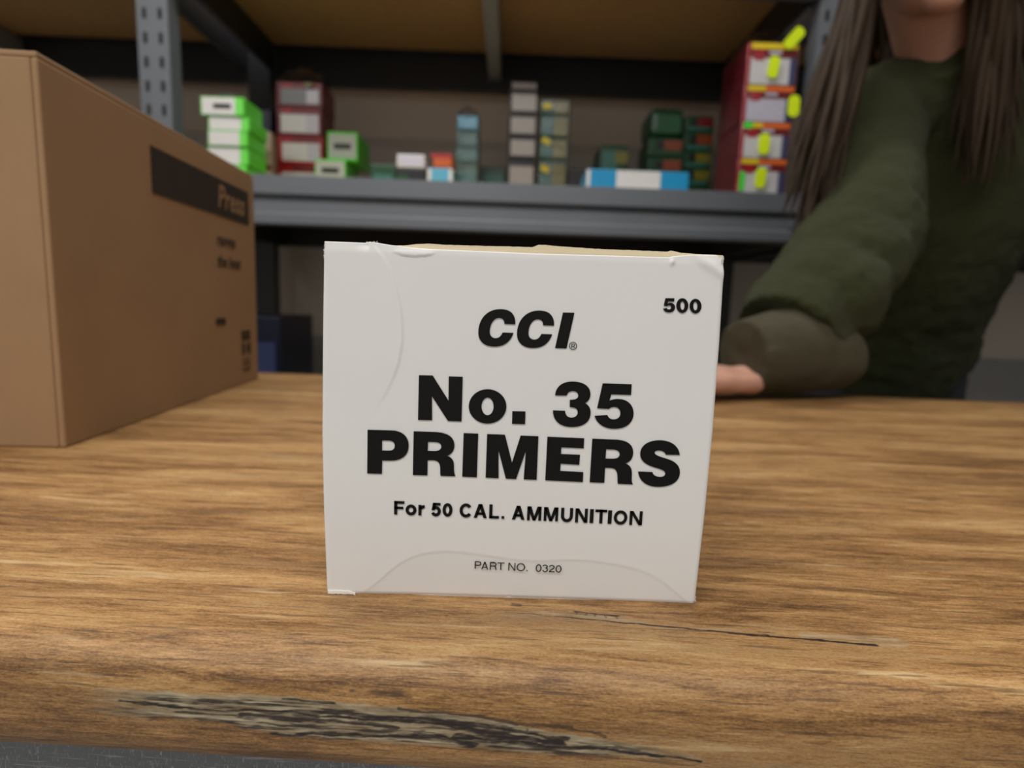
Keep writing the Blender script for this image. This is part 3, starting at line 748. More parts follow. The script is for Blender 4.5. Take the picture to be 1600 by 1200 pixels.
for px in POSTS:
    for back in (0, 1):
        y0 = (SB - SF - 0.045) if back else 0.008
        w = 0.034
        # box-angle post: a face and a returned flange
        prof = [(-w, 0), (w, 0), (w, 0.045), (w - .004, 0.045), (w - .004, 0.006), (-w + .004, 0.006), (-w + .004, 0.045), (-w, 0.045)]
        n = len(prof); v = [(px + a, y0 + b, z) for z in (0.0, 2.46) for a, b in prof]
        f = [(i, (i + 1) % n, n + (i + 1) % n, n + i) for i in range(n)]
        bm = bmesh.new(); vs = [bm.verts.new(q) for q in v]
        for q in f: bm.faces.new([vs[i] for i in q])
        bm.faces.new(vs[:n]); bm.faces.new(vs[n:])
        p = bm_obj('upright', bm, M_steel_shaded if back else M_steel, rack)
        if not back:
            for k in range(26):
                for s in (-1, 1):
                    zz = TZ - 0.25 + 0.05 * k
                    if slot_me is None:
                        o = plate('keyhole_slot', [(a, b) for a, b in rrect(0.009, 0.024, 0.0042)], 0, M_dark, p, 0.0012)
                        slot_me = o.data
                    else:
                        o = link_mesh('keyhole_slot', slot_me, None, p)
                    o.location = (px + s * 0.017, y0 - 0.0009, zz)
for i, (zt, hb) in enumerate(LEVELS):
    for b in range(3):
        x0, x1 = POSTS[b] + 0.036, POSTS[b + 1] - 0.036
        e = 0.034                                        # beams overlap the post faces in front
        fr = [(-.004, zt), (-.004, zt - .040), (.0, zt - .044), (.013, zt - .045), (.013, zt - .053), (.003, zt - .055), (.003, zt - .080),
              (-.002, zt - .085), (-.002, zt - hb + .003), (.001, zt - hb), (.030, zt - hb), (.030, zt - hb + .003), (.016, zt - hb + .003), (.016, zt - .020), (.040, zt - .020), (.040, zt)]
        extrude_x('front_beam', fr, x0 - 0.0, x1 + 0.0, M_steel, rack)
        D = SB - SF
        hb2 = hb + (0.028 if i == 2 else 0)
        bk = [(D - .004, zt), (D - .004, zt - hb2), (D - .030, zt - hb2), (D - .030, zt - hb2 + .003), (D - .016, zt - hb2 + .003), (D - .016, zt - .02), (D - .04, zt - .02), (D - .04, zt)]
        extrude_x('back_beam', bk, x0, x1, M_steel_shaded, rack)
        for xs in (x0, x1 - 0.014):
            box('side_beam', xs, xs + 0.014, 0.042, D - .042, zt - hb, zt - 0.003, M_steel_shaded, rack, 0.001, 1)
        box('shelf_board', x0 + 0.001, x1 - 0.001, 0.041, D - 0.041, zt - 0.019, zt - 0.001, M_chip, rack, 0.001, 1)
        xc = (x0 + x1) / 2 - 0.015
        if i != 1:
            box('tie_bar', xc - 0.019, xc + 0.019, 0.017, D - 0.017, zt - hb + 0.008, zt - 0.021, M_bar, rack, 0.002, 1)
        for xb in (x0 + 0.02, x1 - 0.02):
            bm = bmesh.new()
            bmesh.ops.create_cone(bm, cap_ends=True, segments=10, radius1=0.006, radius2=0.005, depth=0.004)
            bm_obj('rivet', bm, M_steel, rack, (xb, -0.005, zt - 0.07), (math.pi / 2, 0, 0))

# ------------------------------------------------------------------ goods on the shelf
ZS = TZ + 0.3685
PC = {}
def pc(name, r, g, b, rough=0.35, **kw):
    if name not in PC: PC[name] = plain('print_' + name, lin(r, g, b), rough, var=0.06, **kw)
    return PC[name]
WHITE = pc('white', 226, 224, 220); RED = pc('red', 176, 24, 34); MAROON = pc('maroon', 112, 26, 40); GREEN = pc('bright_green', 84, 205, 44)
LGREEN = pc('light_green', 120, 232, 88); DGREEN = pc('dark_green', 8, 66, 32); TEAL = pc('teal', 50, 108, 98); BLACK = pc('black', 22, 20, 20)
BLUE = pc('sky_blue', 28, 148, 200); LBLUE = pc('light_blue', 92, 176, 206); ORANGE = pc('orange', 200, 90, 22); RUST = pc('rust', 134, 62, 26); YELLOW = pc('yellow', 214, 196, 30)
OLIVE = pc('olive', 118, 112, 34); GREY = pc('grey', 130, 130, 132); CREAM = pc('cream', 214, 200, 172); NAVY = pc('navy', 22, 28, 52)
NEON = pc('neon_yellow_green', 222, 246, 0, 0.5); NORANGE = pc('neon_orange', 255, 116, 28, 0.5); NYELLOW = pc('neon_yellow', 255, 220, 20, 0.5); NGREEN = pc('neon_green', 70, 246, 70, 0.5)
PALE = pc('pale_lilac', 208, 204, 216); DKRED = pc('dark_red', 120, 14, 20); DBLUE = pc('slate_blue', 62, 72, 110)
def wrap_mat():
    t = NT('clear_film')
    tr = t.new('ShaderNodeBsdfTransparent'); gl = t.new('ShaderNodeBsdfGlossy'); mx = t.new('ShaderNodeMixShader')
    gl.inputs['Roughness'].default_value = 0.12
    tr.inputs[0].default_value = (0.93, 0.93, 0.95, 1)
    bp = t.new('ShaderNodeBump'); bp.inputs['Strength'].default_value = 0.9; bp.inputs['Distance'].default_value = 0.006
    t.l.new(t.noise(t.coord(), 55, 3), bp.inputs['Height'])
    t.l.new(bp.outputs[0], gl.inputs['Normal'])
    lw = t.new('ShaderNodeLayerWeight'); lw.inputs[0].default_value = 0.5; t.l.new(bp.outputs[0], lw.inputs['Normal'])
    t.l.new(t.math('ADD', t.math('MULTIPLY', t.math('POWER', lw.outputs['Facing'], 3.0), 0.5), 0.05, True), mx.inputs[0])
    t.l.new(tr.outputs[0], mx.inputs[1]); t.l.new(gl.outputs[0], mx.inputs[2])
    t.l.new(mx.outputs[0], t.n['Material Output'].inputs['Surface'])
    return t.m
M_film = wrap_mat()

def goods(name, label, cat, group, x0, x1, yf, dep, z0, z1, body, marks=(), rz=0.0, bevel=0.0025, tags=(), side=None, words=()):
    """one boxed article: body, printed marks on its front (fractions of the front), price tags, side print"""
    w, h = x1 - x0, z1 - z0
    e = empty(name, ((x0 + x1) / 2, yf, z0), rz, label, cat, group)
    box('carton_body', -w / 2, w / 2, 0, dep, 0.0003, h - 0.0003, body, e, bevel, 2)
    for k, (nm, a, b, c, d, m) in enumerate(marks):
        plate(nm, [(-w/2 + w*a, h*c), (-w/2 + w*b, h*c), (-w/2 + w*b, h*d), (-w/2 + w*a, h*d)], -0.0006 - 0.0003 * k, m, e, 0.0009)
    for (fx, fz, tw, th, ang, m) in tags:
        ca, sa = math.cos(ang), math.sin(ang)
        pts = [(-w/2 + w*fx + ca*a - sa*b, h*fz + sa*a + ca*b) for a, b in rrect(tw, th, min(tw, th) * 0.42)]
        plate('price_tag', pts, -0.0092, m, e, 0.0010)
    if side:
        s, nm, a, b, c, d, m = side
        xx = s * (w / 2 + 0.0003)
        box(nm, min(xx, xx - s * 0.0008), max(xx, xx - s * 0.0008), dep * a, dep * b, h * c, h * d, m, e)
    for (txt, fx, fz, sz, m) in words:
        text_mesh(txt, sz, m, 'lettering', e, (-w/2 + w*fx, -0.0022, h*fz), (math.pi/2, 0, 0), 'CENTER')
    return e
def film_dome(parent, w, dep, h, name='shrink_wrap', z=0.0, puff=0.02, seed=1):
    """gathered clear film standing over the top of a wrapped article"""
    rs = random.Random(seed); bm = bmesh.new(); nx, ny = 18, 12
    g = []
    for j in range(ny):
        row = []
        for i in range(nx):
            s, t = i / (nx - 1), j / (ny - 1)
            k = (math.sin(math.pi * s) * math.sin(math.pi * t)) ** 0.45 if 0 < s < 1 and 0 < t < 1 else 0
            row.append(bm.verts.new((-w/2 + w*s, dep*t, z + h + puff*k*(0.7 + 0.5*rs.random()))))
        g.append(row)
    for j in range(ny - 1):
        for i in range(nx - 1): bm.faces.new((g[j][i], g[j][i+1], g[j+1][i+1], g[j+1][i]))
    return bm_obj(name, bm, M_film, parent, smooth=True)
def film_sleeve(parent, w, dep, h, puff=0.0):
    g = 0.0035
    o = box('shrink_wrap', -w/2 - g, w/2 + g, -g - 0.004, dep + g, 0.0006, h + 0.0006, M_film, parent, 0.006, 2)
    return o

# far left: bright green boxes with white labels, stacked at the shelf front
zs = [0.0, 0.026, 0.066, 0.101, 0.132, 0.174]
GA = [(-0.716, -0.620), (-0.712, -0.617), (-0.708, -0.616), (-0.708, -0.613), (-0.722, -0.622)]
OR = ['bottom', 'second', 'third', 'fourth', 'topmost']
for k in range(5):
    a, b = GA[k]
    goods('green_label_box', f'bright green box with white front label, {OR[k]} of the stack at the left post', 'box', 'green boxes stacked beside the left post',
          a, b, 1.205 + 0.004 * (k % 2), 0.10, ZS + zs[k], ZS + zs[k + 1], GREEN,
          [('label', 0.04, 0.80, 0.06, 0.94, WHITE), ('edge_stripe', 0.80, 0.97, 0.06, 0.94, LGREEN)] + ([('label_text', 0.30, 0.70, 0.38, 0.62, BLACK)] if k == 4 else []))
goods('grey_lid_box', 'small greyish box peeking over the bright green stack at the left', 'box', None, -0.755, -0.715, 1.36, 0.12, ZS, ZS + 0.232, GREY, [('label', 0.1, 0.9, 0.7, 0.95, CREAM)])
# pale boxes behind the green stack
goods('orange_corner_box', 'dark blue box with orange corner on top of the cream box', 'box', None, -0.705, -0.650, 1.42, 0.12, ZS + 0.160, ZS + 0.215, NAVY, [('corner_print', 0.0, 0.45, 0.1, 0.95, ORANGE)])
goods('cream_box', 'cream box under the dark blue box, beside the red and white stack', 'box', None, -0.705, -0.650, 1.42, 0.12, ZS + 0.062, ZS + 0.160, CREAM, [('dark_band', 0.0, 1.0, 0.0, 0.12, DKRED)])
goods('cream_box', 'cream box lying lowest between the green and the red stack', 'box', None, -0.707, -0.650, 1.42, 0.12, ZS, ZS + 0.062, CREAM, [('dark_band', 0.0, 1.0, 0.0, 0.2, MAROON)])
# red and white stack on the left
rz_ = [0.0, 0.084, 0.157, 0.230, 0.292]
for k in range(4):
    e = goods('bullet_box', f'red box with white front label, {["bottom", "second from below", "third from below", "topmost"][k]} in the left red stack', 'box', 'red boxes in the left stack',
          -0.642 + 0.002 * (k % 2), -0.522 + 0.003 * (k % 2), 1.44, 0.115, ZS + rz_[k], ZS + rz_[k + 1], RED if k < 2 else MAROON,
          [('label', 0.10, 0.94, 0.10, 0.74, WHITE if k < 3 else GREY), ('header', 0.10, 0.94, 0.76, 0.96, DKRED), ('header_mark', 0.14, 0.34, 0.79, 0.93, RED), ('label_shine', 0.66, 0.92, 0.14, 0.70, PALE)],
          tags=[(0.72, 0.85, 0.020, 0.012, 0.1, OLIVE)] if k == 3 else ())
    if k == 3: film_dome(e, 0.118, 0.115, 0.062, puff=0.05, seed=5)
GLAB = pc('grey_green_label', 176, 182, 170)
# green and white pair
goods('green_label_box', 'green box with grey-white label and dark word, lower of the pair', 'box', 'pair of green boxes in front', -0.518, -0.438, 1.37, 0.13, ZS, ZS + 0.084, GREEN, [('label', 0.04, 0.96, 0.06, 0.94, GLAB), ('label_text', 0.22, 0.78, 0.58, 0.74, BLACK)])
goods('green_label_box', 'green box with grey-white label and dark word, upper of the pair', 'box', 'pair of green boxes in front', -0.492, -0.412, 1.39, 0.13, ZS + 0.084, ZS + 0.158, GREEN, [('label', 0.06, 0.94, 0.10, 0.90, GLAB), ('label_text', 0.22, 0.78, 0.40, 0.60, BLACK)])
goods('green_flat_box', 'low dark green box lying between the green pair and the white-topped box', 'box', None, -0.359, -0.293, 1.30, 0.10, ZS, ZS + 0.061, DGREEN, [('label', 0.15, 0.85, 0.25, 0.6, TEAL)])
goods('black_box', 'black box lying under the white box', 'box', None, -0.291, -0.218, 1.28, 0.09, ZS, ZS + 0.050, BLACK, [('side_mark', 0.05, 0.4, 0.3, 0.7, DGREEN)])
goods('white_box', 'white box lying on the black box', 'box', None, -0.289, -0.221, 1.28, 0.085, ZS + 0.050, ZS + 0.082, WHITE, [('label', 0.06, 0.94, 0.2, 0.9, PALE)])
goods('light_blue_box', 'light blue box under the orange box', 'box', None, -0.211, -0.151, 1.26, 0.09, ZS, ZS + 0.048, LBLUE, [('end_label', 0.0, 0.14, 0.05, 0.95, WHITE), ('end_label', 0.86, 1.0, 0.05, 0.95, WHITE)])
goods('orange_box', 'orange and red box on the light blue box', 'box', None, -0.204, -0.153, 1.26, 0.085, ZS + 0.048, ZS + 0.081, ORANGE, [('red_top', 0.0, 1.0, 0.72, 0.98, RED), ('end_mark', 0.0, 0.12, 0.05, 0.72, BLACK)])
# teal wrapped stack
tz = [0.0, 0.089, 0.128, 0.168, 0.207]
TM = [DGREEN, TEAL, TEAL, LBLUE]
for k in range(4):
    e = goods('teal_box', f'teal-green box in clear film, {["bottom", "second", "third", "topmost pale blue"][k]} of its narrow stack', 'box', 'teal boxes in one narrow stack', -0.156 + 0.001 * k, -0.097 - 0.001 * k, 1.38, 0.075, ZS + tz[k], ZS + tz[k + 1], TM[k],
              [('label', 0.08, 0.92, 0.15, 0.80, TEAL if k < 3 else LBLUE), ('dark_band', 0.0, 1.0, 0.0, 0.12, DGREEN)])
    film_sleeve(e, 0.059 - 0.002 * k, 0.075, tz[k + 1] - tz[k])
    if k == 3: film_dome(e, 0.054, 0.07, 0.039, puff=0.03, seed=8)
goods('green_flat_box', 'low dark green box lying behind, between the teal and the black stack', 'box', None, -0.095, -0.026, 1.50, 0.10, ZS, ZS + 0.110, DGREEN, [('label', 0.1, 0.9, 0.3, 0.8, TEAL)])
# black boxes with white labels
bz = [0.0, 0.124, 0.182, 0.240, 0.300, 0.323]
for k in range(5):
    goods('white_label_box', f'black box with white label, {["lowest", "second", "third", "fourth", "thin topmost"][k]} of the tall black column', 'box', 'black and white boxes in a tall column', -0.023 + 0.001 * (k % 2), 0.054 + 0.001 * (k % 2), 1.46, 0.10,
          ZS + bz[k], ZS + bz[k + 1], BLACK, [('label', 0.10, 0.95, 0.14, 0.84, pc('shaded_white_label', 186, 180, 174))])  # white label paper greyed, shade under the shelf is put into its colour
# yellow green column with yellow tags
yz = [0.0, 0.119, 0.176, 0.233, 0.274]
YM = [OLIVE, TEAL, OLIVE, DGREEN]
for k in range(4):
    e = goods('wrapped_box', f'olive and green box in clear film, {["lowest", "second", "third", "topmost"][k]} of the column with yellow tags', 'box', 'film-wrapped boxes in the yellow-tagged column', 0.063, 0.140, 1.44, 0.09, ZS + yz[k], ZS + yz[k + 1], DGREEN,
          [('left_print', 0.04, 0.45, 0.1, 0.9, TEAL), ('right_print', 0.48, 0.96, 0.1, 0.9, YM[k] if k % 2 == 0 else OLIVE)],
          tags=[(0.22, [0.78, 0.80, 0.5, 0.5][k], 0.026, 0.017, [-0.5, -0.5, 0.05, 0.1][k], YELLOW)] if k != 2 else ())
    film_sleeve(e, 0.077, 0.09, yz[k + 1] - yz[k])
goods('dark_small_box', 'small dark box with yellow edge behind the blue and white pack', 'box', None, 0.141, 0.186, 1.40, 0.08, ZS, ZS + 0.090, BLACK, [('yellow_edge', 0.3, 0.95, 0.30, 0.45, OLIVE)])
# blue-white long flat pack
goods('blue_white_pack', 'long flat sky-blue pack with white middle lying at the shelf edge', 'box', None, 0.163, 0.398, 1.185, 0.11, ZS, ZS + 0.042, BLUE, [('white_middle', 0.29, 0.72, 0.03, 0.97, WHITE), ('white_end', 0.0, 0.035, 0.05, 0.95, WHITE)])
goods('green_die_box', 'small dark green box behind the sky-blue pack', 'box', None, 0.234, 0.316, 1.50, 0.12, ZS, ZS + 0.180, DGREEN, [('label', 0.10, 0.60, 0.55, 0.9, TEAL), ('yellow_mark', 0.55, 0.98, 0.72, 0.90, OLIVE)], bevel=0.006)
# green stack with a rounded top
gz = [0.0, 0.092, 0.148, 0.199, 0.279]
for k in range(4):
    goods('green_die_box', f'dark green box, {["lowest", "second", "third", "rounded topmost"][k]} of the stack with orange labels', 'box', 'dark green boxes with orange labels', 0.367, 0.462, 1.48, 0.13, ZS + gz[k], ZS + gz[k + 1], DGREEN,
          [('orange_label', 0.45, 0.96, 0.35, 0.85, RUST), ('black_mark', 0.22, 0.45, 0.4, 0.8, BLACK)] if k in (1, 2) else [('label', 0.2, 0.9, 0.15, 0.7, pc('leaf_green', 10, 84, 42))] if k == 3 else [('label', 0.2, 0.8, 0.2, 0.7, TEAL)], bevel=0.004 if k < 3 else 0.018)
dz_ = [0.0, 0.079, 0.127, 0.173, 0.224, 0.266]
for k in range(5):
    goods('green_die_box', f'narrow dark green box, {["lowest", "second", "third", "fourth", "topmost"][k]} of the stack beside the rounded green top', 'box', 'narrow dark green boxes', 0.469, 0.548, 1.50, 0.12, ZS + dz_[k], ZS + dz_[k + 1], DGREEN,
          [('colour_label', 0.45, 0.97, 0.30, 0.85, [OLIVE, OLIVE, OLIVE, RUST, DKRED][k]), ('black_mark', 0.2, 0.42, 0.35, 0.8, BLACK), ('label', 0.1, 0.9, 0.05, 0.25, TEAL)])
# right red stack with neon strips
hz = [0.0, 0.079, 0.158, 0.237, 0.327]
TG = [(0.46, 0.46, 0.024, 0.046, -0.06, NEON), (0.46, 0.40, 0.025, 0.046, 0.0, NEON), (0.97, 0.46, 0.026, 0.046, 0.0, NEON), (0.50, 0.42, 0.024, 0.047, -0.12, NEON)]
for k in range(4):
    e = goods('bullet_box', f'red box with neon strip and pale label, {["bottom", "second from below", "third from below", "topmost"][k]} in the right red stack', 'box', 'red boxes in the right stack', 0.510 + 0.001 * (k % 2), 0.624 + 0.001 * k, 1.195, 0.15, ZS + hz[k], ZS + hz[k + 1], MAROON,
          [('red_edge', 0.0, 0.06, 0.0, 1.0, RED), ('label', 0.08, 0.84, 0.04, 0.66, WHITE if k != 2 else PALE), ('label_end', 0.84, 0.96, 0.04, 0.66, DBLUE), ('header', 0.08, 0.98, 0.68, 0.86, DKRED), ('header_mark', 0.13, 0.33, 0.60, 0.85, RED), ('header_text', 0.42, 0.66, 0.74, 0.82, PALE)]
          + ([('neon_strip', 0.07, 0.42, 0.86, 1.0, NYELLOW), ('neon_strip', 0.42, 0.97, 0.86, 1.0, NORANGE if k < 3 else NYELLOW)])
          + ([('neon_strip', 0.05, 0.16, 0.10, 0.62, NGREEN)] if k == 0 else [('neon_strip', 0.04, 0.22, 0.84, 1.0, NGREEN)] if k == 1 else []), tags=[TG[k]])
    if k == 3:
        film_dome(e, 0.114, 0.15, 0.088, puff=0.05, seed=3)
        ca, sa = math.cos(-0.7), math.sin(-0.7)
        plate('price_tag', [(0.040 + ca * a - sa * b, 0.100 + sa * a + ca * b) for a, b in rrect(0.024, 0.052, 0.009)], -0.0094, NEON, e, 0.001)
    film_sleeve(e, 0.114 + 0.001 * k, 0.15, hz[k + 1] - hz[k])
# goods in the side bays, seen beyond the posts
for k, (a, b, y, d, h, m, m2, nm) in enumerate([(-1.02, -0.90, 1.22, 0.16, 0.15, BLUE, WHITE, 'sky-blue box with white label'), (-1.18, -1.05, 1.26, 0.16, 0.22, CREAM, BLACK, 'tall cream box with black label'),
                                               (-1.36, -1.22, 1.22, 0.16, 0.12, DGREEN, WHITE, 'low dark green box with white label'), (-1.55, -1.40, 1.30, 0.16, 0.25, GREY, RED, 'tall grey box with red label'),
                                               (0.80, 0.93, 1.24, 0.16, 0.18, CREAM, RED, 'cream box with red label'), (0.97, 1.12, 1.24, 0.16, 0.13, NAVY, WHITE, 'navy box with white label'), (1.16, 1.28, 1.26, 0.16, 0.24, GREEN, WHITE, 'tall green box with white label')]):
    goods('stock_box', f'{nm} beyond the {"left" if a < 0 else "right"} shelf post', 'box', 'stock in the side bays', a, b, y, d, ZS, ZS + h, m, [('label', 0.12, 0.88, 0.30, 0.80, m2)])
# dark navy crate low behind the counter
goods('navy_crate', 'dark navy box low on the shelving, seen beside the cardboard carton', 'box', None, -0.75, -0.60, 1.33, 0.25, 0.261, TZ + 0.045, NAVY, [('label', 0.3, 0.9, 0.70, 0.90, DBLUE)])

# ------------------------------------------------------------------ cardboard carton on the counter
def kraft():
    t = NT('kraft_cardboard'); v = t.coord()
    a = t.noise(v, 14, 4); b = t.noise(t.coord(scale=(1, 1, 0.12)), 420, 3)
    c = t.mix(a, (0.30, 0.175, 0.085), (0.39, 0.24, 0.125))
    c = t.mix(t.math('MULTIPLY', b, 0.25), c, (0.22, 0.12, 0.055))
    t.bump(t.noise(t.coord(scale=(60, 60, 1)), 1, 2), 0.08, 0.001)
    return t.done(c, 0.8)
M_kraft = kraft()
M_kink = plain('dark_brown_ink', (0.030, 0.019, 0.011), 0.75)
CLEN, CWID, CHT = 0.33, 0.36, 0.231
# local frame: right rear corner of the carton at the origin, face runs towards -y
kart = empty('cardboard_carton', (-0.3005, 0.500, TZ), math.radians(3.6), 'brown cardboard carton with black printed panel on the counter', 'carton')
t_ = 0.004
box('side_panel', -t_, 0.0, -CLEN, 0.0, 0.0, CHT - 0.001, M_kraft, kart, 0.0012, 2)
box('side_panel', -CWID, -CWID + t_, -CLEN, 0.0, 0.0, CHT - 0.001, M_kraft, kart, 0.0012, 2)
box('end_panel', -CWID + t_, -t_, -CLEN, -CLEN + t_, 0.0, CHT - 0.001, M_kraft, kart, 0.0012, 2)
box('end_panel', -CWID + t_, -t_, -t_, 0.0, 0.0, CHT - 0.001, M_kraft, kart, 0.0012, 2)
box('top_flap', -CWID + 0.001, -CWID / 2 - 0.0006, -CLEN + 0.001, -0.001, CHT - 0.001, CHT + 0.003, M_kraft, kart, 0.0012, 2)
box('top_flap', -CWID / 2 + 0.0006, -0.001, -CLEN + 0.001, -0.001, CHT - 0.001, CHT + 0.003, M_kraft, kart, 0.0012, 2)
box('bottom_flap', -CWID + t_, -t_, -CLEN + t_, -t_, 0.0, 0.004, M_kraft, kart)
box('packing_tape', -CWID / 2 - 0.024, -CWID / 2 + 0.024, -CLEN + 0.001, -0.001, CHT + 0.0031, CHT + 0.0034, pc('parcel_tape', 150, 108, 60, 0.2), kart)
def on_side(name, s0, s1, z0, z1, m, lift=0.0006):
    box(name, 0.0, lift, -s1, -s0, z0, z1, m, kart)
on_side('printed_panel', 0.018, 0.215, 0.176, 0.2115, M_kink)
TR = (math.pi / 2, 0, math.pi / 2)
text_mesh('Press', 0.031, M_kraft, 'panel_lettering', kart, (0.0009, -0.098, 0.1845), TR, shear=0.15, offset=0.0006)
text_mesh('ranges', 0.0175, M_kink, 'small_lettering', kart, (0.0006, -0.103, 0.147), TR, shear=0.15, offset=0.0003)
text_mesh('the best', 0.0175, M_kink, 'small_lettering', kart, (0.0006, -0.103, 0.126), TR, shear=0.15, offset=0.0003)
on_side('printed_mark', 0.088, 0.110, 0.068, 0.075, M_kink)
for z0, z1 in ((0.0555, 0.0590), (0.0495, 0.0540), (0.0220, 0.0235), (0.0155, 0.0175)):
    on_side('handling_bar', 0.024, 0.047, z0, z1, M_kink)
for s0, s1, z0, z1 in ((0.024, 0.0275, 0.0480, 0.0600), (0.0435, 0.047, 0.0480, 0.0600), (0.024, 0.030, 0.033, 0.0455), (0.040, 0.047, 0.033, 0.0455), (0.031, 0.034, 0.036, 0.0440), (0.024, 0.047, 0.0270, 0.0280)):
    on_side('handling_mark', s0, s1, z0, z1, M_kink)

# ------------------------------------------------------------------ person leaning on the counter
def add_capsule(bm, p, q, r1, r2, seg=20, flat0=False, flat1=False, sq=None):
    """tapered tube from p to q; round or flat ends; sq = (vector, factor) flattens the section along a direction"""
    p, q = Vector(p), Vector(q); ax = (q - p); L = ax.length; ax.normalize()
    a = ax.orthogonal().normalized(); b = ax.cross(a)
    st = []
    if flat0: st.append((0.0, r1))
    else: st += [(-r1 * math.cos(t), r1 * math.sin(t)) for t in (0.15, 0.5, 0.95, 1.3)] + [(0.0, r1)]
    st += [(L * k / 4, r1 + (r2 - r1) * k / 4) for k in (1, 2, 3)]
    st += [(L, r2)]
    if not flat1: st += [(L + r2 * math.cos(t), r2 * math.sin(t)) for t in (1.3, 0.95, 0.5, 0.15)]
    rings = []
    for d, r in st:
        ring = []
        for k in range(seg):
            th = 2 * math.pi * k / seg
            o = (a * math.cos(th) + b * math.sin(th)) * r
            if sq:
                u = Vector(sq[0]).normalized(); o = o - u * (o.dot(u)) * (1 - sq[1])
            ring.append(bm.verts.new(p + ax * d + o))
        rings.append(ring)
    for i in range(len(rings) - 1):
        for k in range(seg):
            bm.faces.new((rings[i][k], rings[i][(k + 1) % seg], rings[i + 1][(k + 1) % seg], rings[i + 1][k]))
    bm.faces.new(rings[0][::-1]); bm.faces.new(rings[-1])
def add_ell(bm, c, r, rot=None, seg=24):
    m = Matrix.Translation(Vector(c)) @ (rot.to_4x4() if rot else Matrix.Identity(4)) @ Matrix.Diagonal((*r, 1))
    bmesh.ops.create_uvsphere(bm, u_segments=seg, v_segments=seg // 2 + 2, radius=1.0, matrix=m)
def fuse(name, bm, voxel, smooth_it, mat, parent, disp=None):
    """merge overlapping closed shapes into one continuous skin"""
    bmesh.ops.recalc_face_normals(bm, faces=bm.faces[:])
    me = bpy.data.meshes.new('tmp'); bm.to_mesh(me); bm.free()
    tmp = bpy.data.objects.new('tmp', me); COL.objects.link(tmp)
    rm = tmp.modifiers.new('r', 'REMESH'); rm.mode = 'VOXEL'; rm.voxel_size = voxel; rm.adaptivity = 0
    if smooth_it:
        sm = tmp.modifiers.new('s', 'SMOOTH'); sm.factor = 0.5; sm.iterations = smooth_it
    out = bpy.data.meshes.new_from_object(tmp.evaluated_get(bpy.context.evaluated_depsgraph_get()))
    bpy.data.objects.remove(tmp); bpy.data.meshes.remove(me)
    out.name = name; out.materials.clear()
    if disp:
        nr = [v.normal.copy() for v in out.vertices]
        for v, n_ in zip(out.vertices, nr): v.co += n_ * disp(v.co)
        out.update()
    return link_mesh(name, out, mat, parent, smooth=True)
def skin_mat():
    t = NT('skin'); v = t.coord()
    n = t.noise(v, 30, 4)
    t.bump(t.noise(v, 600, 3), 0.12, 0.0008)
    return t.done(t.mix(n, (0.46, 0.235, 0.165), (0.58, 0.32, 0.235)), 0.5, **{'Subsurface Weight': 0.12, 'Subsurface Radius': (0.012, 0.005, 0.003), 'Subsurface Scale': 0.5})
def fleece_mat():
    t = NT('olive_fleece'); v = t.coord()
    n = t.noise(v, 14, 4); f = t.noise(v, 260, 4, 0.7)
    c = t.mix(n, (0.026, 0.030, 0.011), (0.043, 0.048, 0.019))
    c = t.mix(t.math('MULTIPLY', f, 0.4), c, (0.058, 0.062, 0.029))
    t.bump(f, 0.8, 0.004)
    return t.done(c, 0.95, **{'Sheen Weight': 0.05, 'Sheen Roughness': 0.5, 'Specular IOR Level': 0.15})
def knit_mat():
    t = NT('olive_brown_knit'); v = t.coord()
    w = t.new('ShaderNodeTexWave'); w.inputs['Scale'].default_value = 90; w.inputs['Distortion'].default_value = 1.0
    t.l.new(v, w.inputs['Vector'])
    n = t.noise(v, 60, 3)
    t.bump(w.outputs[1], 0.4, 0.001)
    return t.done(t.mix(n, (0.040, 0.035, 0.017), (0.064, 0.055, 0.028)), 0.9)
M_skin, M_fleece, M_knit = skin_mat(), fleece_mat(), knit_mat()
M_denim = plain('dark_trousers', (0.02, 0.023, 0.032), 0.9, bump=0.3, bscale=600)
M_shoe = plain('black_shoe', (0.015, 0.015, 0.016), 0.5)
def hair_mat():
    t = NT('dark_brown_hair'); v = t.coord(scale=(260, 260, 8))
    n = t.noise(v, 1, 4)
    return t.done(t.mix(n, (0.016, 0.009, 0.004), (0.052, 0.030, 0.015)), 0.65, **{'Specular IOR Level': 0.25})
M_hair = hair_mat()

def V(x, y, z): return Vector((x, y, z + TZ))
who = empty('person', (0.74, 0.97, 0.0), 0, 'person in an olive fleece jacket leaning on the counter, dark hair hanging down', 'person')
PO = Vector((0.74, 0.97, 0.0))
def L_(v): return Vector(v) - PO                      # world point to the person's own frame
Pel, Che, Nek = V(.74, 1.00, .02), V(.715, .85, .28), V(.655, .755, .455)
SR, SL = V(.540, .765, .400), V(.82, .81, .41)
ER, EL = V(.472, .610, .215), V(.93, .675, .185)
WR, WL = V(.280, .482, .022), V(.825, .475, .046)
HD = V(.535, .655, .625)
hrot = Matrix.Rotation(math.radians(-14), 3, 'Z') @ Matrix.Rotation(math.radians(26), 3, 'X') @ Matrix.Rotation(math.radians(-14), 3, 'Y')
def H(x, y, z): return L_(HD + hrot @ Vector((x, y, z)))     # head frame: face towards -y, z up
bm = bmesh.new()
# trunk
add_ell(bm, L_(Pel), (.165, .115, .13)); add_capsule(bm, L_(Pel), L_(Che), .115, .125, sq=((0, 1, -.4), .75)); add_ell(bm, L_(Che), (.155, .105, .16), Matrix.Rotation(math.radians(28), 3, 'X'))
add_capsule(bm, L_(Che), L_(Nek), .10, .06); add_capsule(bm, L_(Nek), H(0, .02, -.075), .052, .050)
add_capsule(bm, L_(SR), L_(Nek), .052, .05); add_capsule(bm, L_(SL), L_(Nek), .052, .05)
